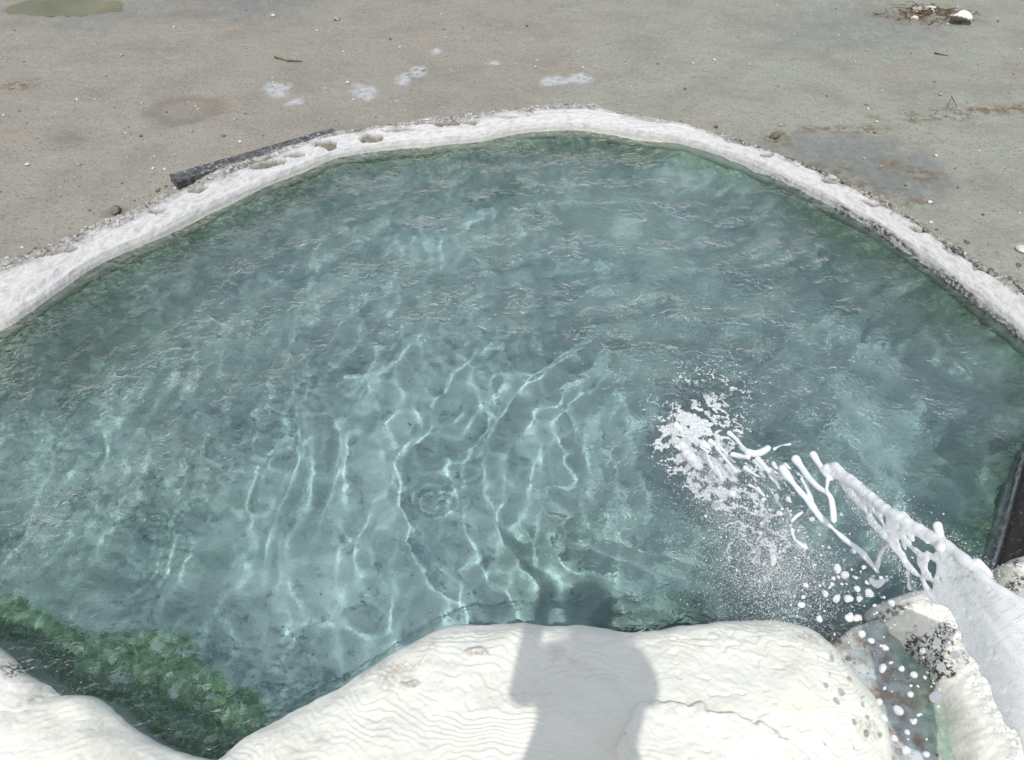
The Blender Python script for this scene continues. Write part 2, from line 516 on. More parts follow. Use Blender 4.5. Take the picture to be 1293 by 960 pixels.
brown = np.maximum.reduce([spot(1075, 160, .28, .06, .1, .6, n=.6, seed=11), spot(1240, 141, .62, .07, .06, .6, n=.7, seed=12), 0.8 * spot(1185, 147, .25, .06, 0.1, .6, n=.7, seed=13),
                           spot(985, 172, .12, .1, .3, .6, n=.6, seed=14), spot(1060, 215, .2, .1, -.5, .6, n=.6, seed=15), spot(1150, 215, .2, .12, -.7, .6, n=.6, seed=16),
                           0.8 * spot(1110, 240, .3, .1, -.7, .6, n=.7, seed=17), spot(1170, 20, .4, .25, 0, .5, n=.5, seed=18), spot(25, 108, .12, .12, 0, .6, n=.6, seed=19), .7 * spot(110, 296, .3, .06, .5, .6, n=.7, seed=20), .6 * spot(75, 308, .14, .05, .5, .6, n=.7, seed=21)])
ring = spot(235, 138, .27, .24, 0, .25, n=.25, seed=22)
ring_in = spot(235, 139, .16, .14, 0, .4, n=.25, seed=22)
dark = np.maximum.reduce([0.55 * ring - 0.3 * ring_in, .4 * spot(80, 178, .12, .1, 0, .5, n=.5, seed=23), .35 * spot(245, 18, .2, .14, 0, .5, n=.6, seed=24), .6 * spot(145, 268, .06, .05, 0, .5, n=.6, seed=25)])
Z -= 0.015 * ring - 0.006 * wet
Z -= 0.03 * spot(85, 8, .52, .24, 0, .3, n=.2, seed=8)
marks = np.zeros_like(Z)
for i, (px, py, rx, ry, a) in enumerate([(352, 116, .08, .12, .5), (370, 130, .06, .06, 0), (460, 116, .09, .12, .4), (512, 100, .06, .14, 0), (530, 88, .05, .10, .2), (552, 66, .04, .06, 0), (712, 102, .16, .06, .1), (733, 99, .07, .08, 0), (620, 80, .06, .03, 0), (692, 103, .05, .06, .3)]):
    marks = np.maximum(marks, spot(px, py, rx, ry, a, .45, n=.75, seed=50 + i))
keep = Dp < -0.02
ground = height_obj('ground', X, Y, Z, keep, M_ground, None, {'wet': wet, 'marks': marks, 'brown': brown, 'dark': np.clip(dark, 0, 1)})
tag(ground, kind='structure')
def ground_z(x, y):
    i = np.clip(np.searchsorted(gx, x), 0, len(gx) - 1); j = np.clip(np.searchsorted(gy, y), 0, len(gy) - 1)
    return float(Z[j, i])

# ------------------------------------------------------------------ pool bed
bx = np.arange(-3.4, 2.9, 0.012); by = np.arange(0.2, 5.4, 0.012)
BX, BY = np.meshgrid(bx, by)
PD = sdf(BX, BY, pool_poly)
wob = fbm(BX * 3, BY * 3, 61, 3)
bz = -0.08 - 0.46 * sstep(0.0, 0.40, PD + 0.06 * wob)
SHELF_PX = [(-250, 720), (-60, 738), (0, 745), (60, 775), (120, 797), (225, 793), (236, 810), (248, 835), (285, 858), (322, 872), (334, 905), (325, 960), (200, 990), (0, 960), (-300, 860)]
shelf_poly = smooth_curve([at2(p, -0.2) for p in SHELF_PX], 120, True)
SD = sdf(BX, BY, shelf_poly) + 0.012 * fbm(BX * 14, BY * 14, 71, 3)
shelf = sstep(-0.035, 0.01, SD)
shelf_g = sstep(-0.36, 0.06, SD)
bz = bz * (1 - shelf_g) + shelf_g * np.maximum(bz, -0.33 + 0.03 * fbm(BX * 6, BY * 6, 33, 4) + 0.10 * sstep(0.05, 0.4, SD))
def bspot(px, py, rx, ry, z=-0.3, soft=0.35, n=0.4, seed=0, ang=0.0):
    cx, cy = at2((px, py), z)
    ca, sa = math.cos(ang), math.sin(ang)
    u = ((BX - cx) * ca + (BY - cy) * sa) / rx; v = (-(BX - cx) * sa + (BY - cy) * ca) / ry
    r = np.sqrt(u * u + v * v) + n * fbm(BX * 7, BY * 7, 90 + seed, 4)
    return 1 - sstep(1 - soft, 1 + soft, r)
lump = bspot(835, 765, .17, .10, -.25, .5, seed=1)
bz += 0.14 * lump
bz += 0.03 * fbm(BX * 2.2, BY * 2.2, 21, 4) + 0.012 * fbm(BX * 9, BY * 9, 22, 4)
# the outflow gully between the two white mounds rises out of the water
GUL_PX = [(1040, 800), (1075, 775), (1130, 770), (1165, 800), (1210, 870), (1235, 960), (1240, 1100), (1040, 1100), (1060, 960), (1045, 890), (1035, 840)]
gul_poly = smooth_curve([at2(p, 0.03) for p in GUL_PX], 80, True)
GD = sdf(BX, BY, gul_poly)
gul = sstep(-0.06, 0.05, GD)
bz = bz * (1 - gul) + gul * (0.03 + 0.025 * fbm(BX * 9, BY * 9, 28, 4) + 0.01 * fbm(BX * 30, BY * 30, 29, 3))
lefty = at2((140, 600))[0]
algae = np.maximum.reduce([
    (1 - sstep(0.04, 0.20, PD + 0.10 * wob)) * 0.75, shelf, 0.22 * bspot(60, 640, .75, .5, n=.8, seed=2), .4 * bspot(40, 470, .9, .3, n=.6, seed=3, ang=.4),
    lump * 0.5, .3 * bspot(700, 700, .3, .2, n=.8, seed=4), .3 * bspot(350, 260, .7, .16, n=.5, seed=5, ang=.3), .2 * bspot(700, 260, .8, .15, n=.8, seed=6),
    .15 * bspot(1230, 640, .25, .4, n=.6, seed=7)])
pale = np.maximum(shelf * sstep(-0.35, 0.25, fbm(BX * 4, BY * 4, 83, 3) + 0.1), bspot(805, 755, .1, .1, -.2, .5, seed=9))
milky = np.maximum.reduce([0.85 * bspot(930, 300, .9, .45, n=.8, seed=10, soft=.6), 0.7 * bspot(830, 420, .8, .5, n=.8, seed=11, soft=.6), .55 * bspot(560, 300, .9, .3, n=1.0, seed=12, soft=.6),
                           1.0 * bspot(960, 700, .45, .3, n=.4, seed=13, soft=.6), 1.0 * bspot(880, 600, .55, .40, n=.5, seed=15, soft=.7), .5 * bspot(300, 430, .8, .4, n=1.0, seed=14, soft=.6)]) * sstep(.1, .5, PD)
fleck_glint = np.clip(np.maximum.reduce([0.9 * bspot(40, 600, .85, .65, n=.7, seed=31, soft=.6), .7 * bspot(330, 280, .9, .35, n=.8, seed=32, soft=.6), .75 * bspot(640, 250, 1.0, .35, n=.8, seed=33, soft=.6), .55 * bspot(380, 440, .8, .4, n=1.0, seed=34, soft=.6),
                                .5 * shelf, .5 * bspot(960, 270, .6, .3, n=.7, seed=35, soft=.6), .45 * bspot(560, 640, .7, .4, n=1.2, seed=36, soft=.5)]), 0, 1)  # flecked areas, with small-scale caustic contrast put into the bed colour
red = 0.8 * gul * sstep(0.30, -0.30, fbm(BX * 8, BY * 8, 97, 3) + (BX - at2((1130, 880))[0]) * 3.2)
algae = np.maximum(algae * (1 - gul), gul * 0.6 * sstep(-.2, .3, (BX - at2((1140, 880))[0]) * 5))
okb = PD > -0.16
bed = height_obj('pool_bed', BX, BY, bz, okb, M_bed, None, {'algae': algae, 'pale': pale, 'milky': milky, 'fleck_glint': fleck_glint, 'red': red})
tag(bed, kind='structure')
bed.cycles.is_caustics_receiver = True

# ------------------------------------------------------------------ water
wx = np.arange(-3.4, 2.9, 0.0075); wy = np.arange(0.25, 5.4, 0.0075)
WX, WY = np.meshgrid(wx, wy)
PDW = sdf(WX, WY, pool_poly[::2])
dx, dy = WX - IMPACT[0], WY - IMPACT[1]
rr = np.sqrt(dx * dx + dy * dy)
th = np.arctan2(dy, dx)
warp = 0.10 * fbm(WX * 1.6, WY * 1.6, 101, 3) + 0.03 * fbm(WX * 5, WY * 5, 104, 2)
h = 0.0066 * (0.75 + 0.8 * fbm(WX * 1.7, WY * 1.7, 105, 2)) * np.sin((rr + 1.9 * warp) * 2 * math.pi / 0.31) * np.exp(-rr / 2.2) * sstep(0.1, 0.4, rr)
h += 0.0020 * np.sin((rr + 1.5 * warp) * 2 * math.pi / 0.13 + 1.0) * np.exp(-rr / 1.0) * sstep(0.05, 0.3, rr)
h += 0.0120 * fbm(WX * 2.5 + 0.4 * warp, WY * 1.6, 111, 2)
h += 0.0034 * fbm(WX * 6.2 + 5 * warp, WY * 3.4 + 2 * warp, 112, 2)
calm = np.maximum.reduce([np.exp(-(((WX - at2((520, 600))[0]) / .75) ** 2 + ((WY - at2((520, 560))[1]) / .75) ** 2) ** 2), np.exp(-(((WX - at2((300, 700))[0]) / .55) ** 2 + ((WY - at2((300, 700))[1]) / .5) ** 2) ** 2)])
patch = (1 - 0.95 * calm) * sstep(-0.25, 0.35, fbm(WX * 1.3, WY * 1.3, 120, 3) + 0.35 * sstep(-0.4, -1.4, WX) + 0.35 * sstep(2.0, 3.0, WY) - 0.25 * sstep(0.6, 0.2, np.abs(WX + 0.2)) * sstep(2.2, 1.6, WY))
h += 0.0007 * fbm(WX * 17.0, WY * 12, 115, 2) * patch
rg = np.random.default_rng(21)
for k_ in range(22):                          # rings left by falling drops
    if k_ < 16:
        cx_, cy_ = at2((rg.normal(880, 130), rg.normal(560, 110)))
    else:
        cx_, cy_ = at2((rg.uniform(20, 760), rg.uniform(260, 820)))
    R0 = rg.uniform(.02, .08)
    sub = np.s_[np.searchsorted(wy, cy_ - .25):np.searchsorted(wy, cy_ + .25), np.searchsorted(wx, cx_ - .25):np.searchsorted(wx, cx_ + .25)]
    q_ = np.hypot(WX[sub] - cx_, WY[sub] - cy_)
    h[sub] += rg.uniform(.00012, .00025) * np.cos((q_ - R0) * 2 * math.pi / 0.034) * np.exp(-((q_ - R0) / 0.035) ** 2)
splash = np.exp(-(rr / 0.26) ** 2)
h += splash * 0.006 * fbm(WX * 14, WY * 14, 131, 3)
rightw = sstep(0.6, 1.3, WX)
h += rightw * 0.004 * np.sin((WX * 0.8 - WY * 0.75 + 1.2 * warp) * 2 * math.pi / 0.17) * sstep(-.3, .3, fbm(WX * 2, WY * 2, 140, 2) + .1)
okw = PDW > -0.10
water = height_obj('water', WX, WY, h, okw, M_water, None, {'patch': patch, 'rough_water': np.clip(0.8 * sstep(at2((690, 550))[0], at2((860, 550))[0], WX) + 0.10 * sstep(2.3, 3.0, WY) + 0.22 * sstep(-.05, .02, sdf(WX, WY, shelf_poly[::3])), 0, 1)})
tag(water, kind='structure')
water.cycles.is_caustics_caster = True

# ------------------------------------------------------------------ far rim
S, K = 1800, 84
Pi = smooth_curve([at2(p, 0.0) for p in INNER_PX], S)
# match outer to inner by index so that the width follows the photograph
def resample_idx(pts, n):
    P = np.array(pts); m = len(P)
    out = smooth_curve(pts, 16 * 40)
    return out
Li = np.concatenate([[0], np.cumsum(np.linalg.norm(np.diff(np.array([at2(p) for p in INNER_PX]), axis=0), axis=1))])
Op = np.array([at2(p, 0.045) for p in OUTER_PX])
tq = np.linspace(0, Li[-1], S)
Po = np.stack([np.interp(tq, Li, Op[:, k]) for k in (0, 1)], 1)
ker = np.hanning(41); ker /= ker.sum()
Po = np.stack([np.convolve(np.pad(Po[:, k], 20, mode='edge'), ker, 'valid') for k in (0, 1)], 1)
along = tq[:, None] * np.ones((1, K))
W = np.linalg.norm(Po - Pi, axis=1)[:, None]
kk = np.linspace(0, 1, K)[None, :] * np.ones((S, 1))
# profile: (offset from waterline in widths, height)
pu = np.array([0.00, 0.10, 0.20, 0.26, 0.32, 0.40, 0.52, 0.66, 0.78, 0.88, 0.94, 1.0])
po = np.array([-0.06, -0.045, -0.02, 0.0, 0.01, 0.05, 0.22, 0.48, 0.74, 0.92, 1.0, 1.03])
pz = np.array([-0.35, -0.20, -0.06, 0.0, 0.030, 0.052, 0.076, 0.086, 0.080, 0.070, 0.056, -0.01])
off = np.interp(kk, pu, po); hz = np.interp(kk, pu, pz)
ragged = 0.06 * fbm(along * 2.5, kk * 0 + 3.3, 201, 4) + 0.05 * fbm(along * 14, kk * 0 + 1.3, 203, 3)
offm = np.where(off < 0.0, off, off * W * (1 + ragged * sstep(0.5, 1, off)))
T = (Po - Pi) / np.maximum(W, 1e-6)
RX = Pi[:, 0:1] + T[:, 0:1] * offm; RY = Pi[:, 1:2] + T[:, 1:2] * offm
topm = sstep(0.30, 0.45, kk)
RZ = hz + topm * (0.014 * fbm(along * 2.2, off * 2.0, 205, 4) + 0.008 * fbm(along * 6, off * W * 16, 206, 4) + 0.003 * fbm(along * 24, off * W * 60, 207, 3))
RZ += topm * 0.004 * np.sin(off * W * 2 * math.pi / 0.06 + 3 * fbm(along * 1.5, off * 2, 209, 3))   # long ledges
jag = sstep(0.02, 0.3, fbm(along * 7, off * W * 34, 211, 4) + 0.0) * sstep(0.52, 0.78, off)            # layered broken crust outside
rightpart = sstep(4.2, 5.2, along) if Li[-1] > 6 else along * 0 + 0.7
RZ -= 0.026 * jag * (0.5 + 0.5 * sstep(at2((800, 150))[0], at2((950, 190))[0], RX))
pit = np.zeros_like(RX)
def rim_pit(px, py, rx, ry, ang, depth=0.035, seed=0):
    global RZ, pit
    cx, cy = at2((px, py), 0.1)
    ca, sa = math.cos(ang), math.sin(ang)
    u = ((RX - cx) * ca + (RY - cy) * sa) / rx; v = (-(RX - cx) * sa + (RY - cy) * ca) / ry
    r = np.sqrt(u * u + v * v) + 0.45 * fbm(RX * 14, RY * 14, 220 + seed, 4)
    m = 1 - sstep(0.8, 1.05, r)
    RZ = RZ - depth * m; pit = np.maximum(pit, m)
for i, (px, py, rx, ry, a) in enumerate([(337, 203, .11, .045, .5), (372, 192, .06, .03, .4), (412, 178, .07, .04, .4), (467, 169, .075, .04, .2), (505, 161, .1, .02, .15), (565, 152, .1, .045, .1), (592, 150, .07, .03, .1),
                                         (248, 236, .06, .03, .6), (200, 262, .05, .025, .6), (70, 315, .09, .025, .5), (640, 144, .08, .015, .1),
                                         (1247, 338, .075, .035, -.75), (1205, 312, .05, .02, -.7), (1162, 286, .06, .02, -.7), (1100, 252, .06, .02, -.6), (1050, 226, .05, .02, -.5), (970, 192, .04, .02, -.5)]):
    rim_pit(px, py, rx, ry, a, seed=i)
xr = lambda p, q: sstep(at2((p, 300))[0], at2((q, 300))[0], RX)
grit = sstep(0.40, 0.72, off + 0.34 * fbm(RX * 4, RY * 4, 231, 4)) * (0.8 + 0.2 * sstep(at2((850, 160))[0], at2((980, 200))[0], RX))
darkr = np.maximum(sstep(0.20, 0.26, kk) * (1 - sstep(0.28, 0.36, kk + 0.09 * fbm(along * 5, kk, 241, 3))) * sstep(-.25, .2, fbm(along * 9, kk * 20, 243, 3) + .35 * sstep(at2((1000, 290))[0], at2((1200, 330))[0], RX)) * (0.15 * sstep(-0.1, .5, fbm(along * 2.5, kk * 0, 242, 3)) + 0.95 * sstep(at2((830, 175))[0], at2((1100, 290))[0], RX)),
                   np.clip(jag * 1.3, 0, 1) * (0.25 + 0.75 * sstep(at2((880, 165))[0], at2((1020, 210))[0], RX)))
# black wet far right bank
blk = sstep(at2((1300, 470))[0] + 0.02, at2((1320, 560))[0], RX) * sstep(at2((1200, 470))[1], at2((1200, 560))[1], RY)
darkr = np.maximum(darkr, blk * sstep(0.28, 0.36, kk))
cream = 0.85 * sstep(0.17, 0.22, kk) * (1 - sstep(0.27, 0.33, kk + 0.03 * fbm(along * 5, kk, 251, 3))) * (1 - 0.8 * sstep(at2((850, 175))[0], at2((1000, 250))[0], RX))
algr = 1 - sstep(0.17, 0.24, kk)
V = np.stack([RX, RY, RZ], -1).reshape(-1, 3)
rim = mesh_np('travertine_ledge', V, grid_faces(S, K), M_rim, None, True,
              {'along': along, 'across': off, 'grit': grit, 'dark': darkr, 'pit': pit, 'cream': cream, 'algae': algr, 'black': np.clip(blk * sstep(0.28, 0.36, kk), 0, 1)})
tag(rim, 'long curved white mineral rim edging the far side of the blue pool', 'pool rim')
rim.cycles.is_caustics_receiver = True

# ------------------------------------------------------------------ white travertine mounds
def mound(name, outline_px, z_trace, step, rad, hgt, rise, mat, extra=None, ripple=0.0035, spacing=0.02, seed=0, direction=(0.15, 1.0), roughness=1.0, rip_gain=None, undercut=0.0):
    poly = smooth_curve([at2(p, z_trace) for p in outline_px], 160, True)
    mn, mxx = poly.min(0) - 0.05, poly.max(0) + 0.05
    ax = np.arange(mn[0], mxx[0], step); ay = np.arange(max(mn[1], 0.22), mxx[1], step)
    MX, MY = np.meshgrid(ax, ay)
    d = sdf(MX, MY, poly) + 0.010 * fbm(MX * 7, MY * 7, seed + 1, 3)
    t = np.clip(d / rad, 0, 1)
    z = -0.06 + (hgt + 0.06) * np.sqrt(np.clip(1 - (1 - t) ** 2.4, 0, 1)) ** 0.92 + rise * sstep(0, 0.6, d)
    z = np.where(d < 0, -0.06 + d * 4.0, z)
    ins = sstep(0.0, 0.05, d)
    z += ins * roughness * (0.022 * fbm(MX * 2.6, MY * 2.6, seed + 3, 3) + 0.006 * fbm(MX * 8, MY * 8, seed + 4, 3))
    # rimstone ripples follow the way the water runs down
    ph = (direction[0] * MX + direction[1] * MY) / spacing + 0.55 * np.clip(d, 0, 0.4) / spacing + 2.6 * fbm(MX * 4.5, MY * 4.5, seed + 6, 3) + 0.55 * fbm(MX * 15, MY * 9, seed + 7, 3)
    fr = ph - np.floor(ph)
    prof = np.where(fr < 0.72, (fr / 0.72) ** 1.4, 1 - sstep(0.72, 1.0, fr))
    gain = (0.55 + 0.6 * fbm(MX * 5, MY * 5, seed + 8, 3)) if rip_gain is None else rip_gain(MX, MY, d)
    z += ins * ripple * prof * np.clip(gain, 0.12, 1.3)
    z += ins * 0.0012 * fbm(MX * 60, MY * 60, seed + 9, 2)
    at_ = {'stain': np.zeros_like(z), 'dark': np.zeros_like(z), 'algae': np.zeros_like(z)}
    if extra:
        z, at_ = extra(MX, MY, d, z, at_)
    o = height_obj(name, MX, MY, z, d > -0.085, mat, None, at_)
    o.cycles.is_caustics_receiver = True
    return o

def px_spot(MX, MY, px, py, rx, ry, z, n=0.4, soft=0.3, seed=0, fq=16, ang=0):
    cx, cy = at2((px, py), z)
    ca, sa = math.cos(ang), math.sin(ang)
    u = ((MX - cx) * ca + (MY - cy) * sa) / rx; v = (-(MX - cx) * sa + (MY - cy) * ca) / ry
    r = np.sqrt(u * u + v * v) + n * fbm(MX * fq, MY * fq, 300 + seed, 4)
    return 1 - sstep(1 - soft, 1 + soft, r)

CENTRAL_PX = [(180, 1040), (235, 985), (275, 952), (310, 928), (345, 907), (400, 877), (435, 858), (470, 838), (505, 815), (535, 800), (565, 790), (595, 785), (650, 784), (700, 787), (735, 787), (765, 790), (795, 795), (820, 793), (850, 789), (900, 782),
              (950, 780), (990, 782), (1020, 790), (1045, 806), (1068, 828), (1090, 855), (1110, 885), (1125, 920), (1133, 955), (1138, 1010), (1130, 1150), (1000, 1300), (600, 1320), (250, 1250)]
def central_extra(MX, MY, d, z, a):
    # scalloped raised crust on the right of the shaded band
    lob = smooth_curve([at2(p, .25) for p in [(775, 965), (778, 925), (790, 895), (812, 872), (850, 868), (890, 880), (960, 900), (1040, 950), (1060, 1100), (780, 1100)]], 90, True)
    ld = sdf(MX, MY, lob) + 0.035 * np.abs(fbm(MX * 13, MY * 13, 351, 2)) - 0.012
    z = z + 0.022 * sstep(0, 0.02, ld) + 0.006 * np.abs(fbm(MX * 16, MY * 16, 352, 2)) * sstep(0, .02, ld)
    for i, (px, py, rx, ry) in enumerate([(600, 810, .03, .02), (512, 851, .025, .02)]):
        m = px_spot(MX, MY, px, py, rx, ry, .2, .5, .5, i)
        z = z + 0.012 * m + 0.006 * m * fbm(MX * 50, MY * 50, 361, 3)
        a['stain'] = np.maximum(a['stain'], 0.7 * m)
    # little oval pits on the right half
    q = perlin(MX * 26, MY * 34, 371) - 0.45 + 0.25 * sstep(at2((800, 850), .2)[0], at2((950, 850), .2)[0], MX)
    pits = sstep(0.17, 0.32, q) * sstep(at2((790, 850), .2)[0], at2((860, 850), .2)[0], MX) * sstep(0.05, 0.12, d)
    z = z - 0.005 * pits
    # waterline band
    a['stain'] = np.maximum(a['stain'], 0.55 * sstep(0.2, 0.55, fbm(MX * 6, MY * 6, 377, 3)) * sstep(.3, .1, d))
    a['algae'] = 1 - sstep(-0.03, 0.003, d)
    return z, a
def central_gain(MX, MY, d):
    return (0.75 + 0.7 * fbm(MX * 4, MY * 4, 391, 3)) * (1 - 0.75 * sstep(at2((760, 850), .2)[0], at2((880, 850), .2)[0], MX) * sstep(.12, .3, d)) * sstep(0.03, 0.10, d)
central = mound('travertine_mound', CENTRAL_PX, 0.005, 0.003, 0.20, 0.105, 0.13, M_mound, central_extra, 0.0031, 0.018, 400, (0.06, 1.0), 1.0, central_gain)
tag(central, 'large smooth white rippled mineral mound at the near edge, crossed by a grey shadow', 'mineral mound')

LEFT_PX = [(-120, 900), (-40, 878), (0, 872), (30, 870), (60, 869), (90, 868), (115, 870), (135, 878), (150, 892), (165, 906), (185, 920), (210, 934), (235, 942), (255, 946), (290, 960), (330, 1010), (300, 1200), (-150, 1250), (-250, 1000)]
def left_extra(MX, MY, d, z, a):
    a['stain'] = 0.25 * sstep(0.2, 0.5, fbm(MX * 7, MY * 7, 411, 3))
    a['algae'] = 1 - sstep(-0.03, 0.003, d)
    return z, a
left = mound('travertine_mound', LEFT_PX, 0.03, 0.0036, 0.20, 0.10, 0.10, M_mound, left_extra, 0.0036, 0.024, 500, (-0.45, 0.9), 1.1)
tag(left, 'small rounded white mineral mound beside the green algae shelf', 'mineral mound')

BANK_PX = [(-260, 770), (-120, 780), (-30, 796), (0, 808), (25, 830), (55, 853), (80, 868), (100, 900), (40, 960), (-150, 960), (-300, 880)]
def bank_extra(MX, MY, d, z, a):
    a['stain'] = 0.9 * sstep(0.0, 0.4, fbm(MX * 12, MY * 12, 421, 3)) * sstep(.1, .02, np.abs(d - .1))
    a['dark'] = px_spot(MX, MY, 10, 832, .04, .03, .08, .7, .5, 5) * 0.9
    a['algae'] = np.maximum(0.5 * (1 - sstep(0.0, 0.05, d)), 0.35 * px_spot(MX, MY, 60, 862, .05, .03, .05, .5, .6, 6))
    return z, a
bank = mound('travertine_bank', BANK_PX, 0.0, 0.0045, 0.16, 0.07, 0.04, M_mound_rough, bank_extra, 0.005, 0.02, 520, (0.6, 0.6), 1.2)
tag(bank, 'low cream pitted mineral bank stained brown, sloping into the green shallows', 'mineral bank')

RIGHT_PX = [(1095, 768), (1120, 750), (1150, 742), (1180, 740), (1205, 748), (1230, 760), (1270, 790), (1330, 840), (1400, 950), (1380, 1150), (1240, 1150), (1215, 1000), (1200, 930), (1180, 870), (1155, 830), (1120, 800)]
def right_extra(MX, MY, d, z, a):
    big = perlin(MX * 22, MY * 30, 431)
    z = z + 0.012 * np.abs(big) * sstep(0.03, .12, d) + 0.004 * fbm(MX * 45, MY * 45, 432, 2) * sstep(0, .05, d)
    a['dark'] = np.maximum.reduce([px_spot(MX, MY, 1185, 795, .075, .05, .2, .8, .2, 7, 24), px_spot(MX, MY, 1200, 818, .06, .04, .2, .8, .2, 8, 24), .8 * px_spot(MX, MY, 1135, 760, .05, .015, .15, .7, .4, 9, 20),
                                   .9 * px_spot(MX, MY, 1205, 780, .03, .02, .2, .7, .3, 10, 20)])
    a['stain'] = 0.25 * sstep(.08, .0, d) + 0.25 * sstep(.1, .5, fbm(MX * 9, MY * 9, 435, 3))
    a['algae'] = 0.35 * sstep(.06, .0, d) * sstep(-.3, .3, fbm(MX * 10, MY * 10, 437, 3))
    return z, a
right = mound('travertine_mound', RIGHT_PX, 0.05, 0.0036, 0.16, 0.14, 0.08, M_mound_rough, right_extra, 0.006, 0.02, 540, (0.3, 0.9), 1.2)
tag(right, 'knobbly cream mineral mound with black flecks under the white water jet', 'mineral mound')

ROCK_PX = [(1250, 722), (1258, 712), (1275, 706), (1300, 703), (1350, 700), (1420, 740), (1420, 820), (1330, 800), (1290, 770), (1265, 745)]
def rock_extra(MX, MY, d, z, a):
    a['dark'] = np.maximum(0.95 * sstep(0.1, 0.35, fbm(MX * 16, MY * 9, 441, 4) + 0.1), px_spot(MX, MY, 1278, 742, .03, .03, .05, .5, .4, 12))
    a['stain'] = 0.7 * sstep(0, .3, fbm(MX * 8, MY * 8, 442, 3))
    a['algae'] = .4 * sstep(.06, 0, d)
    return z, a
rock = mound('boulder', ROCK_PX, 0.03, 0.0035, 0.12, 0.12, 0.05, M_mound_rough, rock_extra, 0.003, 0.02, 560, (0.6, 0.6), 1.6)
tag(rock, 'cream boulder streaked black at the right bank, just above the water jet', 'boulder')

# ------------------------------------------------------------------ liquid shapes
def blob_mesh(name, pts, radii, voxel, mat, parent=None, smooth_it=2):
    """one continuous skin over many small round volumes"""
    me = bpy.data.meshes.new(name + '_src')
    me.vertices.add(len(pts)); me.vertices.foreach_set('co', np.asarray(pts, np.float32).ravel())
    a = me.attributes.new('rad', 'FLOAT', 'POINT'); a.data.foreach_set('value', np.asarray(radii, np.float32))
    me.update()
    src = bpy.data.objects.new(name + '_src', me); col.objects.link(src)
    ng = bpy.data.node_groups.new('skin', 'GeometryNodeTree')
    ng.interface.new_socket('Geometry', in_out='INPUT', socket_type='NodeSocketGeometry')
    ng.interface.new_socket('Geometry', in_out='OUTPUT', socket_type='NodeSocketGeometry')
    gi = ng.nodes.new('NodeGroupInput'); go = ng.nodes.new('NodeGroupOutput')
    na = ng.nodes.new('GeometryNodeInputNamedAttribute'); na.data_type = 'FLOAT'; na.inputs[0].default_value = 'rad'
    mp = ng.nodes.new('GeometryNodeMeshToPoints')
    pv = ng.nodes.new('GeometryNodePointsToVolume'); pv.resolution_mode = 'VOXEL_SIZE'
    pv.inputs['Voxel Size'].default_value = voxel
    vm = ng.nodes.new('GeometryNodeVolumeToMesh'); vm.resolution_mode = 'GRID'
    vm.inputs['Threshold'].default_value = 0.1
    L = ng.links.new
    L(gi.outputs[0], mp.inputs['Mesh'])
    L(mp.outputs[0], pv.inputs['Points'])
    L(na.outputs['Attribute'], pv.inputs['Radius'])
    L(pv.outputs[0], vm.inputs[0]); L(vm.outputs[0], go.inputs[0])
    md = src.modifiers.new('skin', 'NODES'); md.node_group = ng
    dg = bpy.context.evaluated_depsgraph_get(); dg.update()
    ev = src.evaluated_get(dg)
    m2 = bpy.data.meshes.new_from_object(ev)
    bpy.data.objects.remove(src); bpy.data.meshes.remove(me); bpy.data.node_groups.remove(ng)
    bm = bmesh.new(); bm.from_mesh(m2)
    for _ in range(smooth_it):
        bmesh.ops.smooth_vert(bm, verts=bm.verts, factor=0.5, use_axis_x=True, use_axis_y=True, use_axis_z=True)
    for f in bm.faces: f.smooth = True
    bm.to_mesh(m2); bm.free()
    m2.name = name
    m2.materials.clear(); m2.materials.append(mat)
    o = bpy.data.objects.new(name, m2); col.objects.link(o)
    if parent:
        o.parent = parent
    return o

def chain(pxz, rads, step=0.004, wob=0.0):
    """points and radii along a smooth path given as (px, py, z)"""
    P = np.array([at(*p) for p in pxz])
    n = max(4, int(np.linalg.norm(np.diff(P, axis=0), axis=1).sum() / step))
    C = smooth_curve(np.concatenate([P, np.array(rads)[:, None]], 1), n)
    if wob:
        s = np.arange(n) * step
        C[:, 3] *= 1 + wob * perlin(s * 18, s * 0 + random.random() * 99, 5)
    return C[:, :3], C[:, 3]

# main film of the jet
UP = [(1420, 812, .80), (1340, 782, .78), (1293, 763, .75), (1255, 742, .72), (1225, 715, .69), (1200, 692, .66), (1175, 676, .63), (1150, 662, .60), (1125, 648, .57), (1100, 628, .53), (1070, 606, .49), (1048, 592, .46)]
LO = [(1400, 1120, .62), (1335, 1040, .64), (1290, 965, .64), (1262, 905, .62), (1240, 860, .60), (1215, 812, .58), (1190, 775, .56), (1165, 742, .54), (1135, 705, .52), (1110, 676, .50), (1085, 640, .47), (1058, 604, .45)]
NU, NV = 520, 200
Uc = smooth_curve([at(*p) for p in UP], NU); Lc = smooth_curve([at(*p) for p in LO], NU)
tv = np.linspace(0, 1, NV)
Sx = Uc[:, None, :] * (1 - tv)[None, :, None] + Lc[:, None, :] * tv[None, :, None]
ss = np.linspace(0, 1, NU)[:, None] * np.ones((1, NV)); tt = tv[None, :] * np.ones((NU, 1))
bulge = np.sin(tt * math.pi) * 0.05
Sx[..., 2] += bulge * 0.6 + 0.008 * fbm(ss * 5, tt * 5, 601, 2)
Sx[..., 2] += 0.005 * fbm(ss * 3, tt * 24, 607, 3)
Sx[..., 1] += 0.005 * fbm(ss * 7, tt * 6, 603, 2)
wid = np.linalg.norm(Uc - Lc, axis=1)[:, None] * np.ones((1, NV))
edge = np.minimum(tt, 1 - tt) * wid
thick = 0.0045 + 0.002 * np.clip(fbm(ss * 12, tt * 22, 605, 3), -1, 1)
thick += 0.009 * np.exp(-(tt * wid / 0.035) ** 2) * (1 + 0.5 * fbm(ss * 26, tt * 0, 606, 2))
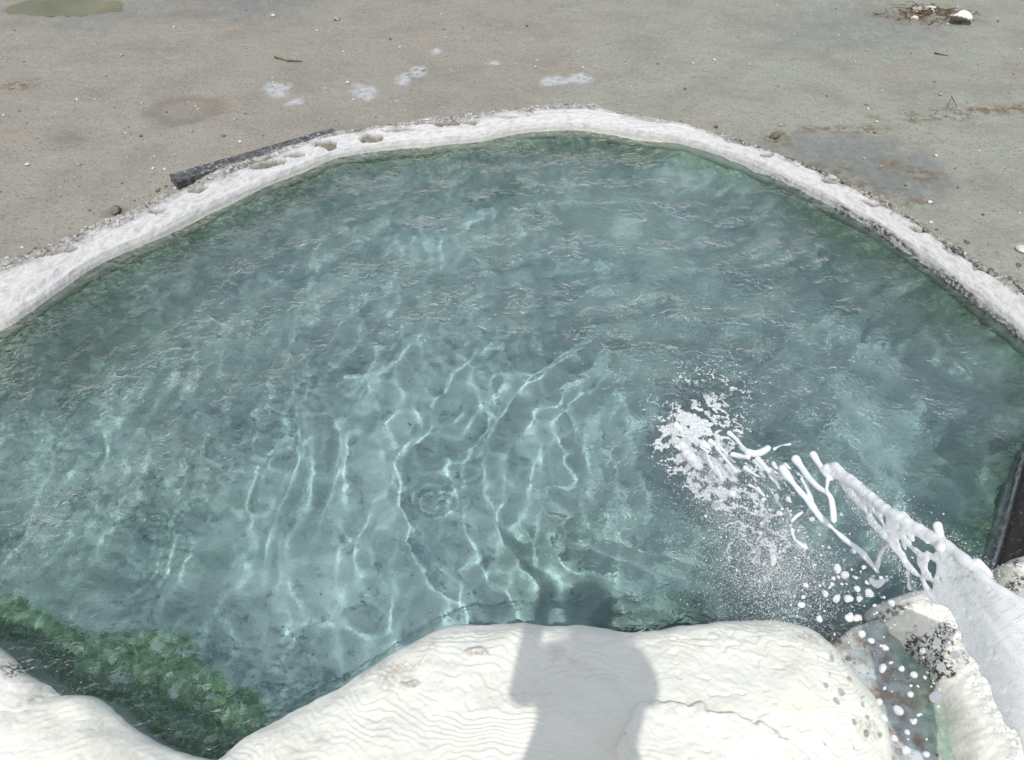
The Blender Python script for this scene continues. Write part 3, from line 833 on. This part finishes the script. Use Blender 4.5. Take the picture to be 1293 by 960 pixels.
thick += 0.006 * np.exp(-((1 - tt) * wid / 0.012) ** 2)
thick = np.maximum(thick, 0.0056)
thick = np.where((ss > 0.50) & (edge > 0.012), np.minimum(thick, 0.0044), thick)
# holes stretched along the flow, in the half towards the tip
hol = perlin(ss * 24, tt * 8 + 4 * ss, 611) + 0.4 * perlin(ss * 50, tt * 16, 612)
hol_m = (hol > -0.06) & (ss > 0.52 + 0.06 * tt) & (ss < 0.97) & (edge > 0.013)
hol_m |= (perlin(ss * 60, tt * 22, 613) > 0.26) & (ss > 0.30) & (ss <= 0.62) & (edge > 0.03)
ragl = (tt > 0.93 + 0.10 * fbm(ss * 11, tt * 0, 615, 3)) 
keepm = ~hol_m & ~ragl
dstep = np.linalg.norm(np.diff(Sx, axis=0), axis=2).mean()
jet = empty('water_jet', at(1150, 760, 0.55))
jinv = Matrix.Translation(-jet.location)
def to_jet(P): return np.asarray(P) - np.array(jet.location)
sheet = blob_mesh('water_film', to_jet(Sx[keepm]), thick[keepm], 0.0034, M_sheet, jet, 14)
# heavy beaded upper edge, fingers and strands
pp, rr_ = [], []
def addc(pxz, rads, wob=0.25, step=0.004):
    a, b = chain(pxz, rads, step, wob)
    pp.append(a); rr_.append(b)
addc([(x, y, z) for x, y, z in UP], [.014] * 6 + [.013, .012, .011, .011, .013, .014], 0.3)
for (x, y, z, r) in [(1234, 712, .69, .017), (1140, 650, .57, .013), (1100, 625, .53, .012)]:
    addc([(x + 10, y + 14, z), (x, y, z + .01)], [r, r * 0.8], 0.1)
addc([(1190, 692, .65), (1188, 680, .65), (1184, 664, .66)], [.016, .012, .012])
addc([(1027, 574, .45), (1033, 584, .45), (1043, 598, .45), (1050, 603, .45)], [.011, .009, .010, .012])
addc([(1045, 592, .46), (1060, 600, .47), (1078, 614, .49)], [.015, .016, .015])
addc([(1005, 580, .40), (1012, 590, .40), (1022, 604, .41), (1034, 616, .42), (1044, 622, .43), (1050, 632, .42), (1053, 657, .38)], [.014, .011, .009, .008, .007, .008, .010], .2)
addc([(1046, 604, .45), (1044, 618, .44), (1048, 628, .43)], [.008, .005, .007])
addc([(988, 592, .34), (996, 603, .34), (1008, 618, .34), (1022, 634, .33), (1035, 652, .32), (1050, 666, .31), (1068, 682, .30), (1085, 695, .29), (1100, 712, .28), (1108, 722, .27)], [.013, .010, .009, .011, .010, .008, .009, .009, .007, .008], .5)
addc([(1012, 604, .38), (1020, 618, .36), (1024, 632, .33)], [.006, .007, .009])
addc([(1108, 716, .28), (1112, 700, .34), (1120, 690, .42), (1135, 688, .48)], [.007, .006, .006, .008], .3)
addc([(1100, 732, .26), (1107, 738, .25), (1115, 733, .26)], [.008, .010, .007], .5)
addc([(1146, 722, .50), (1147, 732, .47), (1148, 742, .44)], [.007, .005, .006], .3)
addc([(957, 580, .22), (966, 590, .23), (976, 600, .24), (986, 604, .25)], [.012, .009, .008, .009], .3)
addc([(945, 571, .18), (953, 573, .18), (962, 571, .19), (970, 566, .19)], [.013, .012, .013, .010], .4)
addc([(921, 547, .14), (930, 555, .15), (938, 565, .16), (946, 573, .17)], [.010, .007, .008, .012], .3)
addc([(925, 574, .14), (935, 576, .15), (945, 578, .17)], [.009, .010, .009], .4)
addc([(889, 560, .10), (893, 575, .08), (900, 590, .06), (908, 601, .05)], [.009, .006, .005, .006], .3)
addc([(905, 565, .10), (915, 578, .10), (925, 590, .10), (929, 595, .1)], [.008, .006, .005, .007], .3)
addc([(1013, 647, .26), (1006, 652, .25), (1000, 658, .25)], [.005, .008, .007], .3)
addc([(1000, 668, .2), (1003, 680, .2), (1012, 688, .2), (1018, 692, .2)], [.006, .005, .008, .007], .4)
addc([(974, 697, .14), (977, 706, .14), (975, 714, .13)], [.007, .009, .005], .4)
addc([(978, 567, .20), (986, 563, .2), (998, 561, .2)], [.007, .004, .006], .4)
for _ in range(26):
    u = random.random()
    x = 860 + 120 * u + random.gauss(0, 14); y = 545 + 60 * u + random.gauss(0, 14)
    z = random.uniform(0.01, 0.10) + 0.1 * u
    a, l = random.uniform(0.3, 1.2), random.uniform(6, 18)
    addc([(x, y, z), (x + l * math.cos(a), y + l * math.sin(a), z + .01)], [random.uniform(.005, .010), random.uniform(.003, .006)], .3)
for (x, y, z, r) in [(868, 573, .03, .022), (862, 563, .04, .018), (878, 585, .03, .018), (854, 537, .03, .012), (889, 560, .1, .013), (897, 557, .1, .012), (873, 578, .05, .02)]:
    addc([(x, y, z), (x + 5, y + 4, z - .01)], [r, r * .8], .3)
strands = blob_mesh('water_strand', to_jet(np.concatenate(pp)), np.concatenate(rr_), 0.0034, M_jet, jet, 3)
# every loose strand becomes a part of its own
bm = bmesh.new(); bm.from_mesh(strands.data)
seen, isl = set(), []
for v in bm.verts:
    if v in seen: continue
    stack, comp = [v], []
    seen.add(v)
    while stack:
        q = stack.pop(); comp.append(q)
        for e in q.link_edges:
            w = e.other_vert(q)
            if w not in seen: seen.add(w); stack.append(w)
    isl.append(comp)
isl.sort(key=len, reverse=True)
for comp in isl[:90]:
    if len(comp) < 12: continue
    ids = {v: i for i, v in enumerate(comp)}
    fs = {f for v in comp for f in v.link_faces}
    me = bpy.data.meshes.new('water_strand')
    me.from_pydata([v.co[:] for v in comp], [], [[ids[v] for v in f.verts] for f in fs])
    me.polygons.foreach_set('use_smooth', [True] * len(fs))
    me.materials.append(M_jet)
    o = bpy.data.objects.new('water_strand', me); col.objects.link(o); o.parent = jet
bm.free()
bpy.data.objects.remove(strands)
tag(jet, 'white jet of foaming water shooting in from the right and breaking over the pool', 'water jet')

# foam lying on the water where the jet lands
n = 110000
fx = rng.uniform(800, 1080, n); fy = rng.uniform(430, 790, n)
P = np.array([at2((a, b)) for a, b in zip(fx, fy)])
web = 1 - np.abs(fbm(P[:, 0] * 13, P[:, 1] * 13, 701, 4)) * 3.2
axis_t = np.clip(((fx - 850) * 1.0 + (fy - 530) * 1.25) / 360, -0.6, 1)
dist = np.abs((fx - 850) * 0.78 - (fy - 530) * 0.62)
core = np.exp(-(dist / 38) ** 2) * (1 - sstep(0.35, 0.8, axis_t)) * sstep(-0.05, 0.05, axis_t)
upper = 0.80 * np.exp(-(((fx - 890) / 62) ** 2 + ((fy - 510) / 42) ** 2))
lower = 0.66 * np.exp(-(((fx - 965) / 50) ** 2 + ((fy - 660) / 75) ** 2))
prob = np.maximum.reduce([core, upper, lower])
sel = (web + rng.uniform(-0.18, 0.18, n) > 1.12 - 0.95 * prob) & (prob > 0.12)
fz = 0.001 + 0.016 * core[sel] * rng.random(sel.sum())
fp = np.concatenate([P[sel], fz[:, None]], 1)
fr_ = rng.uniform(0.0020, 0.0046, sel.sum()) * (0.75 + 0.8 * core[sel])
# faint broken flecks drifting further out
m = 60000
gx_ = rng.uniform(690, 1260, m); gy_ = rng.uniform(230, 700, m)
Q = np.array([at2((a, b)) for a, b in zip(gx_, gy_)])
w2 = 1 - np.abs(fbm(Q[:, 0] * 7, Q[:, 1] * 9, 711, 4)) * 4
far_ = np.exp(-(((gx_ - 900) / 170) ** 2 + ((gy_ - 440) / 110) ** 2))
sel2 = (w2 > 1.10 - 0.42 * far_) & (rng.random(m) < 0.30 + 0.4 * far_) & (sdf(Q[:, 0], Q[:, 1], pool_poly[::2]) > 0.25)
foam_pts = np.concatenate([fp, np.concatenate([Q[sel2], np.full((sel2.sum(), 1), 0.001)], 1)])
foam_r = np.concatenate([fr_, rng.uniform(.0016, .0034, sel2.sum())])
foam = blob_mesh('foam', foam_pts, foam_r, 0.0027, M_foam, None, 1)
tag(foam, kind='stuff')

# single drops thrown off the jet
def drop_mesh(k):
    bm = bmesh.new()
    bmesh.ops.create_icosphere(bm, subdivisions=3, radius=1.0)
    r = random.Random(k)
    sx, sy, sz = r.uniform(.8, 1.05), r.uniform(.85, 1.25), r.uniform(.8, 1.1)
    for v in bm.verts:
        t = 1 + 0.16 * math.sin(2.1 * v.co.x + k) * math.cos(2.4 * v.co.y - k)
        v.co = Vector((v.co.x * sx * t, v.co.y * sy * t, v.co.z * sz * t))
    for f in bm.faces: f.smooth = True
    me = bpy.data.meshes.new('water_drop'); bm.to_mesh(me); bm.free()
    me.materials.append(M_drop)
    return me
drops = [drop_mesh(k) for k in range(6)]
def zz(zx, zy): return (643 + zx * .5027, 480 + zy * .5027)
DL = [(825, 472, 8), (842, 490, 8), (822, 550, 7), (852, 550, 9), (795, 537, 8), (875, 525, 6), (880, 550, 6), (855, 597, 8), (872, 598, 8), (905, 535, 9), (745, 515, 6), (725, 418, 7), (740, 418, 7), (885, 637, 7), (938, 725, 8), (985, 725, 6),
      (1017, 740, 7), (1070, 798, 10), (978, 830, 9), (940, 848, 8), (1018, 857, 6), (997, 930, 8), (1048, 940, 7), (930, 810, 6), (945, 672, 6), (562, 285, 7), (678, 335, 6), (662, 430, 8), (890, 470, 5), (865, 430, 6), (760, 350, 6), (775, 372, 5), (735, 565, 7), (780, 600, 7),
      (1000, 885, 6), (910, 655, 6), (1085, 720, 8), (1120, 690, 8), (1075, 660, 7), (960, 560, 7), (1040, 680, 7), (1008, 790, 6), (968, 900, 6), (700, 300, 6), (640, 300, 5), (620, 330, 5)]
for _ in range(120):
    u = random.random()
    DL.append((600 + 340 * u + random.gauss(0, 60), 270 + 330 * u + random.gauss(0, 50), random.uniform(1.6, 4.2)))
for _ in range(30):
    DL.append((random.gauss(1010, 70), random.gauss(760, 90), random.uniform(1.5, 3.5)))
for i, (zx, zy, s) in enumerate(DL):
    px, py = zz(zx, zy)
    z = random.uniform(0.16, 0.42) if py > 700 else random.uniform(0.05, 0.30)
    if px > 1040 and py > 780: z = random.uniform(0.32, 0.5)
    p = Vector(at(px, py, z))
    o = bpy.data.objects.new('water_drop', drops[i % 6])
    col.objects.link(o)
    dist_ = (p - cam.location).length
    rad_ = s * 0.5027 / FPX * dist_ * 1.05
    o.location = p; o.scale = (rad_,) * 3
    o.rotation_euler = (random.random() * 6, random.random() * 6, random.random() * 6)
    tag(o, 'round white water drop flying loose below the water jet', 'water drop', 'drops flying off the water jet')
# fine spray: too many to count
m = 44000
u = rng.random(m) ** 0.9
sxp = 862 + 165 * u + rng.normal(0, 1, m) * (18 + 26 * u); syp = 560 + 200 * u + rng.normal(0, 1, m) * (22 + 20 * u)
iv = np.array([(1, 0, 0), (-1, 0, 0), (0, 1, 0), (0, -1, 0), (0, 0, 1), (0, 0, -1)], float)
ifc = np.array([(0, 2, 4), (2, 1, 4), (1, 3, 4), (3, 0, 4), (2, 0, 5), (1, 2, 5), (3, 1, 5), (0, 3, 5)])
cen = np.array([at(a, b, c) for a, b, c in zip(sxp, syp, rng.uniform(0.01, 0.30, m))])
k_ = 6000                                     # drops shed along both edges of the film
ii = rng.integers(60, NU, k_); wl = rng.random(k_) < 0.72
e_ = np.where(wl[:, None], Lc[ii], Uc[ii]); o_ = np.where(wl[:, None], Lc[ii] - Uc[ii], Uc[ii] - Lc[ii])
o_ = o_ / np.linalg.norm(o_, axis=1)[:, None]
cen[:k_] = e_ + o_ * (np.abs(rng.normal(0, 0.035, k_)) - 0.012)[:, None] + rng.normal(0, 0.012, (k_, 3))
rad = np.exp(rng.normal(math.log(0.00085), 0.48, m))
q_ = slice(30000, 44000)                      # thin mist hanging over the near side of the splash
cen[q_] = [at(a, b, c) for a, b, c in zip(rng.normal(985, 48, 14000), rng.normal(722, 32, 14000), rng.uniform(.02, .25, 14000))]
rad[q_] *= 0.8
V = (cen[:, None, :] + iv[None] * rad[:, None, None]).reshape(-1, 3)
F = (ifc[None] + (np.arange(m) * len(iv))[:, None, None]).reshape(-1, 3)
spray = mesh_np('spray', V, F, M_jet)
tag(spray, kind='stuff')

# ------------------------------------------------------------------ plank behind the rim
gp = G('wet_dark_wood')
_c = gp.mix(gp.ramp(gp.noise(30, 5, .7), .38, .62), (0.04, 0.042, 0.05), (0.12, 0.12, 0.128))
_c = gp.mix(gp.math('MULTIPLY', gp.ramp(gp.noise(55, 5, .75), .54, .64), gp.ramp(gp.noise(6, 3, .6), .42, .6)), _c, (0.55, 0.54, 0.53))
M_plank = gp.fin(_c, 0.6, gp.bump(gp.noise(70, 5, .7), .8, .006))
M_crust = mat_simple('white_salt_crust', (0.45, 0.44, 0.43), (0.7, 0.69, 0.68), 40, 0.8)
A = Vector(at(219, 226, .075)); B = Vector(at(424, 167, .05))
L = (B - A).length
nx_, ny_ = 160, 16
uu = np.linspace(0, 1, nx_); vv = np.linspace(0, 1, ny_)
ct = [(-.050, -.09), (-.050, 0.0), (-.048, .008), (.048, .010), (.056, .002), (.056, -.09)]
sec = []
for a, b in zip(ct[:-1], ct[1:]):
    for t in np.linspace(0, 1, 8, endpoint=False):
        sec.append((a[0] + (b[0] - a[0]) * t, a[1] + (b[1] - a[1]) * t))
sec.append(ct[-1]); sec = np.array(sec)
PX_ = uu[:, None] * L * np.ones((1, len(sec)))
PY_ = sec[:, 0][None, :] * np.ones((nx_, 1)); PZ_ = sec[:, 1][None, :] * np.ones((nx_, 1))
PY_ = PY_ + 0.006 * fbm(PX_ * 9, PY_ * 8, 801, 3); PZ_ = PZ_ + 0.004 * fbm(PX_ * 5, PY_ * 60, 803, 4) + 0.003 * fbm(PX_ * 40, PY_ * 40, 804, 3)
PX_ = PX_ + 0.008 * fbm(PY_ * 30, PZ_ * 30, 805, 2)
V = np.stack([PX_, PY_, PZ_], -1).reshape(-1, 3)
Fq = [tuple(f) for f in grid_faces(nx_, len(sec))]
me = bpy.data.meshes.new('plank')
caps = [tuple(range(len(sec))), tuple(range((nx_ - 1) * len(sec), nx_ * len(sec)))[::-1]]
me.from_pydata([tuple(v) for v in V], [], Fq + caps)
for p in me.polygons: p.use_smooth = len(p.vertices) == 4
me.materials.append(M_plank)
plank = bpy.data.objects.new('plank', me); col.objects.link(plank)
plank.location = A
plank.rotation_euler = (0, -math.asin((B - A).z / L), math.atan2((B - A).y, (B - A).x))
tag(plank, 'dark weathered wooden plank lying against the outer side of the white rim', 'plank')
plank_rot = plank.rotation_euler.z

# ------------------------------------------------------------------ stones
def stone_mesh(name, k, mat, sub=3, rough=0.28, squash=(1, .8, .55)):
    bm = bmesh.new(); bmesh.ops.create_icosphere(bm, subdivisions=sub, radius=1.0)
    from mathutils import noise as mn
    for v in bm.verts:
        c = v.co.copy()
        s = 1 + rough * mn.noise(c * 1.1 + Vector((k * 3.1, 0, 0))) * 1.6 + rough * 0.5 * mn.noise(c * 2.7 + Vector((0, k * 5.3, 0))) + .1 * rough * mn.noise(c * 8)
        v.co = Vector((c.x * s * squash[0], c.y * s * squash[1], c.z * s * squash[2]))
    for f in bm.faces: f.smooth = True
    me = bpy.data.meshes.new(name); bm.to_mesh(me); bm.free(); me.materials.append(mat)
    return me
def put(name, me, px, py, size, label, cat, group=None, rot=None, sink=0.3, squash=1.0):
    x, y = at2((px, py), GROUND_Z)
    o = bpy.data.objects.new(name, me); col.objects.link(o)
    o.location = (x, y, ground_z(x, y) + size * 0.55 * (1 - sink))
    o.scale = (size, size, size * squash)
    o.rotation_euler = (0, 0, random.random() * 6.28 if rot is None else rot)
    return tag(o, label, cat, group)
M_stone_w = mat_simple('pale_stone', (0.50, 0.48, 0.44), (0.68, 0.66, 0.62), 30, 0.85)
M_stone_d = mat_simple('dark_stone', (0.10, 0.09, 0.075), (0.19, 0.17, 0.14), 40, 0.8)
M_stone_g = mat_simple('grey_stone', (0.27, 0.25, 0.21), (0.40, 0.38, 0.33), 30, 0.85)
g2 = G('white_dark_stone')
z_ = g2.n.new('ShaderNodeSeparateXYZ'); g2.link(g2.pos(), z_.inputs[0])
lo = g2.attr('low')
M_two = g2.fin(g2.mix(g2.ramp(g2.math('ADD', lo, g2.math('MULTIPLY', g2.noise(30, 3, .6), .5)), 0.65, 0.85), (0.74, 0.73, 0.70), (0.085, 0.085, 0.075)), 0.7, g2.bump(g2.noise(60, 4, .6), .4, .006))
sm = stone_mesh('stone', 5, M_two, 4, .22, (1, .85, .85))
la = sm.attributes.new('low', 'FLOAT', 'POINT')
la.data.foreach_set('value', np.array([min(1, max(0, 0.5 - 0.75 * v.co.z - 0.35 * v.co.y - .25 * v.co.x)) for v in sm.vertices], np.float32))  # darker towards the bottom, the near side and the left
put('stone', sm, 1212, 30, .075, 'fist-sized stone, white on top and dark below, alone beside brown debris', 'stone', sink=0.15, rot=0)
put('stone', stone_mesh('stone', 9, M_stone_w, 3), 1291, 318, .035, 'pale flat stone cut by the right border beside the rim', 'stone', sink=.3)
put('stone', stone_mesh('stone', 11, M_stone_d, 3), 980, 170, .035, 'small dark stone just behind the right half of the rim near brown debris', 'stone', sink=.3)
put('stone', stone_mesh('stone', 12, M_stone_d, 3), 146, 267, .035, 'small blackish stone on mud left of the dark plank', 'stone', sink=.3)
put('stone', stone_mesh('stone', 13, M_stone_g, 3), 425, 22, .032, 'small pale stone alone at the far centre-left mud', 'stone', sink=.3)
put('stone', stone_mesh('stone', 14, M_stone_w, 3), 345, 20, .022, 'small pale stone at the edge of a dark wet patch', 'stone', sink=.3)
# the heap of brown debris by the white-topped stone
heap = empty('debris_heap', (*at2((1172, 20), GROUND_Z), GROUND_Z))
tag(heap, 'low heap of brown twigs and grey clods beside the white-topped stone', 'debris heap')
M_twig = mat_simple('brown_twig', (0.07, 0.05, 0.03), (0.17, 0.125, 0.08), 30, 0.85)
def twig_bm(bm, a, b, r, k=5, bend=0.1):
    a, b = Vector(a), Vector(b)
    dirv = b - a
    side = dirv.cross(Vector((0, 0, 1))).normalized()
    up = side.cross(dirv).normalized()
    rings = []
    n_ = 7
    for i in range(n_):
        t = i / (n_ - 1)
        c = a.lerp(b, t) + side * bend * dirv.length * math.sin(t * 3.1) * (0.6 + 0.4 * math.sin(t * 9)) 
        rad_t = r * (1 - 0.6 * t)
        rings.append([bm.verts.new(c + side * rad_t * math.cos(q * 6.283 / k) + up * rad_t * math.sin(q * 6.283 / k)) for q in range(k)])
    for i in range(n_ - 1):
        for q in range(k):
            bm.faces.new((rings[i][q], rings[i][(q + 1) % k], rings[i + 1][(q + 1) % k], rings[i + 1][q]))
    bm.faces.new(rings[0][::-1]); bm.faces.new(rings[-1])
def link_bm(name, bm, mat, parent=None):
    me = bpy.data.meshes.new(name); bm.to_mesh(me); bm.free(); me.materials.append(mat)
    o = bpy.data.objects.new(name, me); col.objects.link(o)
    if parent: o.parent = parent
    return o
for _ in range(92):
    bm = bmesh.new()
    x, y = random.gauss(0, .17), random.gauss(0, .12)
    a = random.random() * 6.28; l = random.uniform(.04, .14)
    zb = 0.012 + 0.045 * math.exp(-(x * x + y * y) / .03)
    twig_bm(bm, (x, y, zb), (x + l * math.cos(a), y + l * math.sin(a), zb + random.uniform(-.01, .03)), random.uniform(.0025, .006), 5, random.uniform(-.2, .2))
    link_bm('heap_twig', bm, M_twig, heap)
for (x, y, s, mt, k) in [(-.08, .05, .055, M_stone_g, 21), (.02, .06, .06, M_stone_w, 22), (.10, .0, .04, M_stone_d, 23), (-.16, -.1, .03, M_stone_w, 24), (.18, -.05, .03, M_stone_g, 25), (-.02, 0, .045, M_stone_d, 26)]:
    o = bpy.data.objects.new('clod', stone_mesh('clod', k, mt, 3)); col.objects.link(o); o.parent = heap
    o.location = (x, y, s * .5); o.scale = (s,) * 3
# twigs
def twig(pts, r, label, group=None):
    bm = bmesh.new()
    W_ = [Vector(at(px, py, GROUND_Z)) for px, py in pts]
    W_ = [Vector((w.x, w.y, ground_z(w.x, w.y) + r * 1.3 + (pz_ if pz_ else 0))) for w, pz_ in zip(W_, [0] * len(W_))]
    for a, b in zip(W_[:-1], W_[1:]):
        twig_bm(bm, a, b, r, 6, .05)
    o = link_bm('twig', bm, M_twig)
    return tag(o, label, 'twig', group)
twig([(347, 73), (362, 77), (382, 78)], .008, 'thin dark twig lying alone on the pale mud behind the rim')
twig([(1180, 66), (1198, 70)], .006, 'short thin twig below the white-topped stone')
bm = bmesh.new()
w0 = Vector(at(1196, 136, GROUND_Z)); w0.z = ground_z(w0.x, w0.y)
twig_bm(bm, w0, w0 + Vector((.01, .02, .075)), .004, 5, .05); twig_bm(bm, w0 + Vector((.01, .02, .073)), w0 + Vector((.06, -.01, .01)), .004, 5, .05)
tag(link_bm('twig', bm, M_twig), 'bent twig standing up from the brown drift line', 'twig')
# pebbles and chips
GP = 'small chips scattered over the mud'
pm = [stone_mesh('pebble', 40 + k, m_, 2) for k, m_ in enumerate([M_stone_w, M_stone_w, M_stone_g, M_stone_g])]
dm = [stone_mesh('pebble', 50 + k, M_stone_d, 2) for k in range(3)]
pool_px_poly = pool_poly[::2]
cnt = 0
while cnt < 230:
    px = random.uniform(-20, 1310); py = random.uniform(3, 330) if random.random() < .8 else random.uniform(120, 330)
    x, y = at2((px, py), GROUND_Z)
    if float(sdf(np.array([x]), np.array([y]), np.concatenate([Po[::15], np.array([at2(p) for p in NEAR_PX])]))[0]) > -0.03: continue
    s = min(0.016, max(0.005, random.lognormvariate(math.log(.0078), .35)))
    d_ = random.random() < 0.3
    put('pebble', random.choice(dm if d_ else pm), px, py, s, 'tiny dark chip of stone lying loose on the mud behind the rim' if d_ else 'tiny pale chip of stone lying loose on the mud behind the rim', 'pebble', 'dark chips scattered over the mud' if d_ else GP, sink=.3)
    cnt += 1

# crumbs broken off the crust along the outer edge
cm = [stone_mesh('crust_crumb', 60 + k, m_, 2, .4, (1, .8, .5)) for k, m_ in enumerate([M_stone_d, M_stone_g, M_stone_d, M_stone_w])]
for k in range(70):
    i = random.choice([random.randint(150, 560), random.randint(800, 1500)])
    p = Po[i] + (Po[i] - Pi[i]) / max(1e-6, np.linalg.norm(Po[i] - Pi[i])) * (0.01 + abs(random.gauss(0, .07)))
    s_ = random.uniform(.007, .020)
    o = bpy.data.objects.new('crust_crumb', cm[k % 4]); col.objects.link(o)
    o.location = (p[0], p[1], ground_z(p[0], p[1]) + s_ * .2); o.scale = (s_,) * 3; o.rotation_euler = (0, 0, random.random() * 6)
    tag(o, 'small crumb of grey crust lying against the outer edge of the white rim', 'crust crumb', 'crumbs of crust along the outer edge of the rim')

# ------------------------------------------------------------------ puddles and splashes on the mud
def sheet_shape(name, px, py, rx, ry, mat, label, cat, seed, ang=0.0, z=0.004, n=0.45, fq=7, thr=0.0, kind=None, lvl=None):
    cx, cy = at2((px, py), GROUND_Z)
    st = max(rx, ry) / 90
    ax = np.arange(-rx * 1.7, rx * 1.7, st); ay = np.arange(-ry * 1.7, ry * 1.7, st)
    QX, QY = np.meshgrid(ax, ay)
    r = np.sqrt((QX / rx) ** 2 + (QY / ry) ** 2) + n * fbm((QX + cx) * fq, (QY + cy) * fq, seed, 4)
    ca, sa = math.cos(ang), math.sin(ang)
    GX = cx + QX * ca - QY * sa; GY = cy + QX * sa + QY * ca
    ix = np.clip(np.searchsorted(gx, GX), 0, len(gx) - 1); iy = np.clip(np.searchsorted(gy, GY), 0, len(gy) - 1)
    ZZ = Z[iy, ix] + z if lvl is None else np.full(GX.shape, lvl)
    return height_obj(name, GX, GY, ZZ, r < 1, mat)
g3 = G('puddle_water')
M_puddle = g3.fin((0.115, 0.105, 0.03), 0.03, None, 0.5)
M_puddle.node_tree.nodes['Principled BSDF'].inputs['IOR'].default_value = 1.333
cz = ground_z(*at2((85, 8), GROUND_Z))
o = sheet_shape('puddle', 80, 6, .68, .30, M_puddle, '', '', 820, 0, 0, .2, 2.5, lvl=cz + 0.022)
tag(o, kind='structure')
# ------------------------------------------------------------------ the photographer, whose shadow falls over the mound
def skin_person():
    root = empty('person', (0.04, -0.23, 0.94))
    J = {'pelvis': (0, 0, .95, .14), 'waist': (0, 0, 1.10, .125), 'chest': (0, .0, 1.32, .15), 'neckb': (0, .0, 1.47, .07), 'neck': (0, .015, 1.54, .055), 'head': (0, .03, 1.63, .085), 'crown': (0, .025, 1.72, .075)}
    E = [('pelvis', 'waist'), ('waist', 'chest'), ('chest', 'neckb'), ('neckb', 'neck'), ('neck', 'head'), ('head', 'crown')]
    for s, n_ in ((-1, 'a'), (1, 'b')):
        J['sh' + n_] = (s * .145, 0, 1.42, .06); J['el' + n_] = (s * .175, .06, 1.16, .042); J['wr' + n_] = (s * .09 - .06, .20, 1.42, .03); J['ha' + n_] = (s * .06 - .06, .25, 1.49, .032)
        J['hi' + n_] = (s * .095, 0, .90, .09); J['kn' + n_] = (s * .10, .01, .50, .058); J['an' + n_] = (s * .105, -.02, .09, .042); J['to' + n_] = (s * .12, .15, .035, .035)
        E += [('chest', 'sh' + n_), ('sh' + n_, 'el' + n_), ('el' + n_, 'wr' + n_), ('wr' + n_, 'ha' + n_), ('pelvis', 'hi' + n_), ('hi' + n_, 'kn' + n_), ('kn' + n_, 'an' + n_), ('an' + n_, 'to' + n_)]
    names = list(J)
    me = bpy.data.meshes.new('person_body')
    me.from_pydata([J[n_][:3] for n_ in names], [(names.index(a), names.index(b)) for a, b in E], [])
    o = bpy.data.objects.new('body', me); col.objects.link(o); o.parent = root
    sk = o.modifiers.new('skin', 'SKIN')
    for v, n_ in zip(me.skin_vertices[0].data, names):
        v.radius = (J[n_][3],) * 2; v.use_root = n_ == 'pelvis'
    sb = o.modifiers.new('sub', 'SUBSURF'); sb.levels = 2; sb.render_levels = 2
    gs = G('clothes_and_skin')
    zs = gs.n.new('ShaderNodeSeparateXYZ'); gs.link(gs.pos(), zs.inputs[0])
    me.materials.append(gs.fin(gs.mix(gs.ramp(zs.outputs[2], 2.405, 2.415), gs.mix(gs.noise(20), (0.05, 0.06, 0.09), (0.08, 0.09, 0.12)), (0.45, 0.28, 0.21)), 0.8))
    hb = bmesh.new(); bmesh.ops.create_uvsphere(hb, u_segments=20, v_segments=14, radius=0.1)
    bmesh.ops.delete(hb, geom=[v for v in hb.verts if v.co.z < -0.02 - 0.6 * min(0, v.co.y) * 0 and v.co.y > -0.02], context='VERTS')
    for f in hb.faces: f.smooth = True
    hm = bpy.data.meshes.new('hair'); hb.to_mesh(hm); hb.free(); hm.materials.append(mat_simple('brown_hair', (0.03, 0.02, 0.015), (0.06, 0.04, 0.03), 60))
    ho = bpy.data.objects.new('hair', hm); col.objects.link(ho); ho.parent = root; ho.location = (0, 0.005, 1.72)
    return root
person = skin_person()
tag(person, 'person in dark clothes standing behind the near mound, taking the picture', 'person')

# the boardwalk the viewer stands on
walk = empty('boardwalk', (0, -0.65, 0.94))
tag(walk, 'grey wooden boardwalk behind the near mound, carrying the person', 'boardwalk')
M_deck = mat_simple('grey_deck_wood', (0.16, 0.14, 0.12), (0.27, 0.25, 0.22), 18, 0.85)
def box(name, c, d, parent):
    bm = bmesh.new(); bmesh.ops.create_cube(bm, size=1.0)
    for v in bm.verts: v.co = Vector((c[0] + v.co.x * d[0], c[1] + v.co.y * d[1], c[2] + v.co.z * d[2]))
    bmesh.ops.bevel(bm, geom=bm.edges[:], offset=0.004, segments=1, affect='EDGES')
    return link_bm(name, bm, M_deck, parent)
for k in range(8):
    box('deck_board', (0, -0.525 + k * 0.15, -0.02), (3.0, 0.14, 0.035), walk)
for x in (-1.2, 1.2):
    box('joist', (x, 0, -0.10), (0.08, 1.15, 0.12), walk)
    for y in (-0.5, 0.5):
        box('post', (x, y, -0.565), (0.09, 0.09, 0.805), walk)
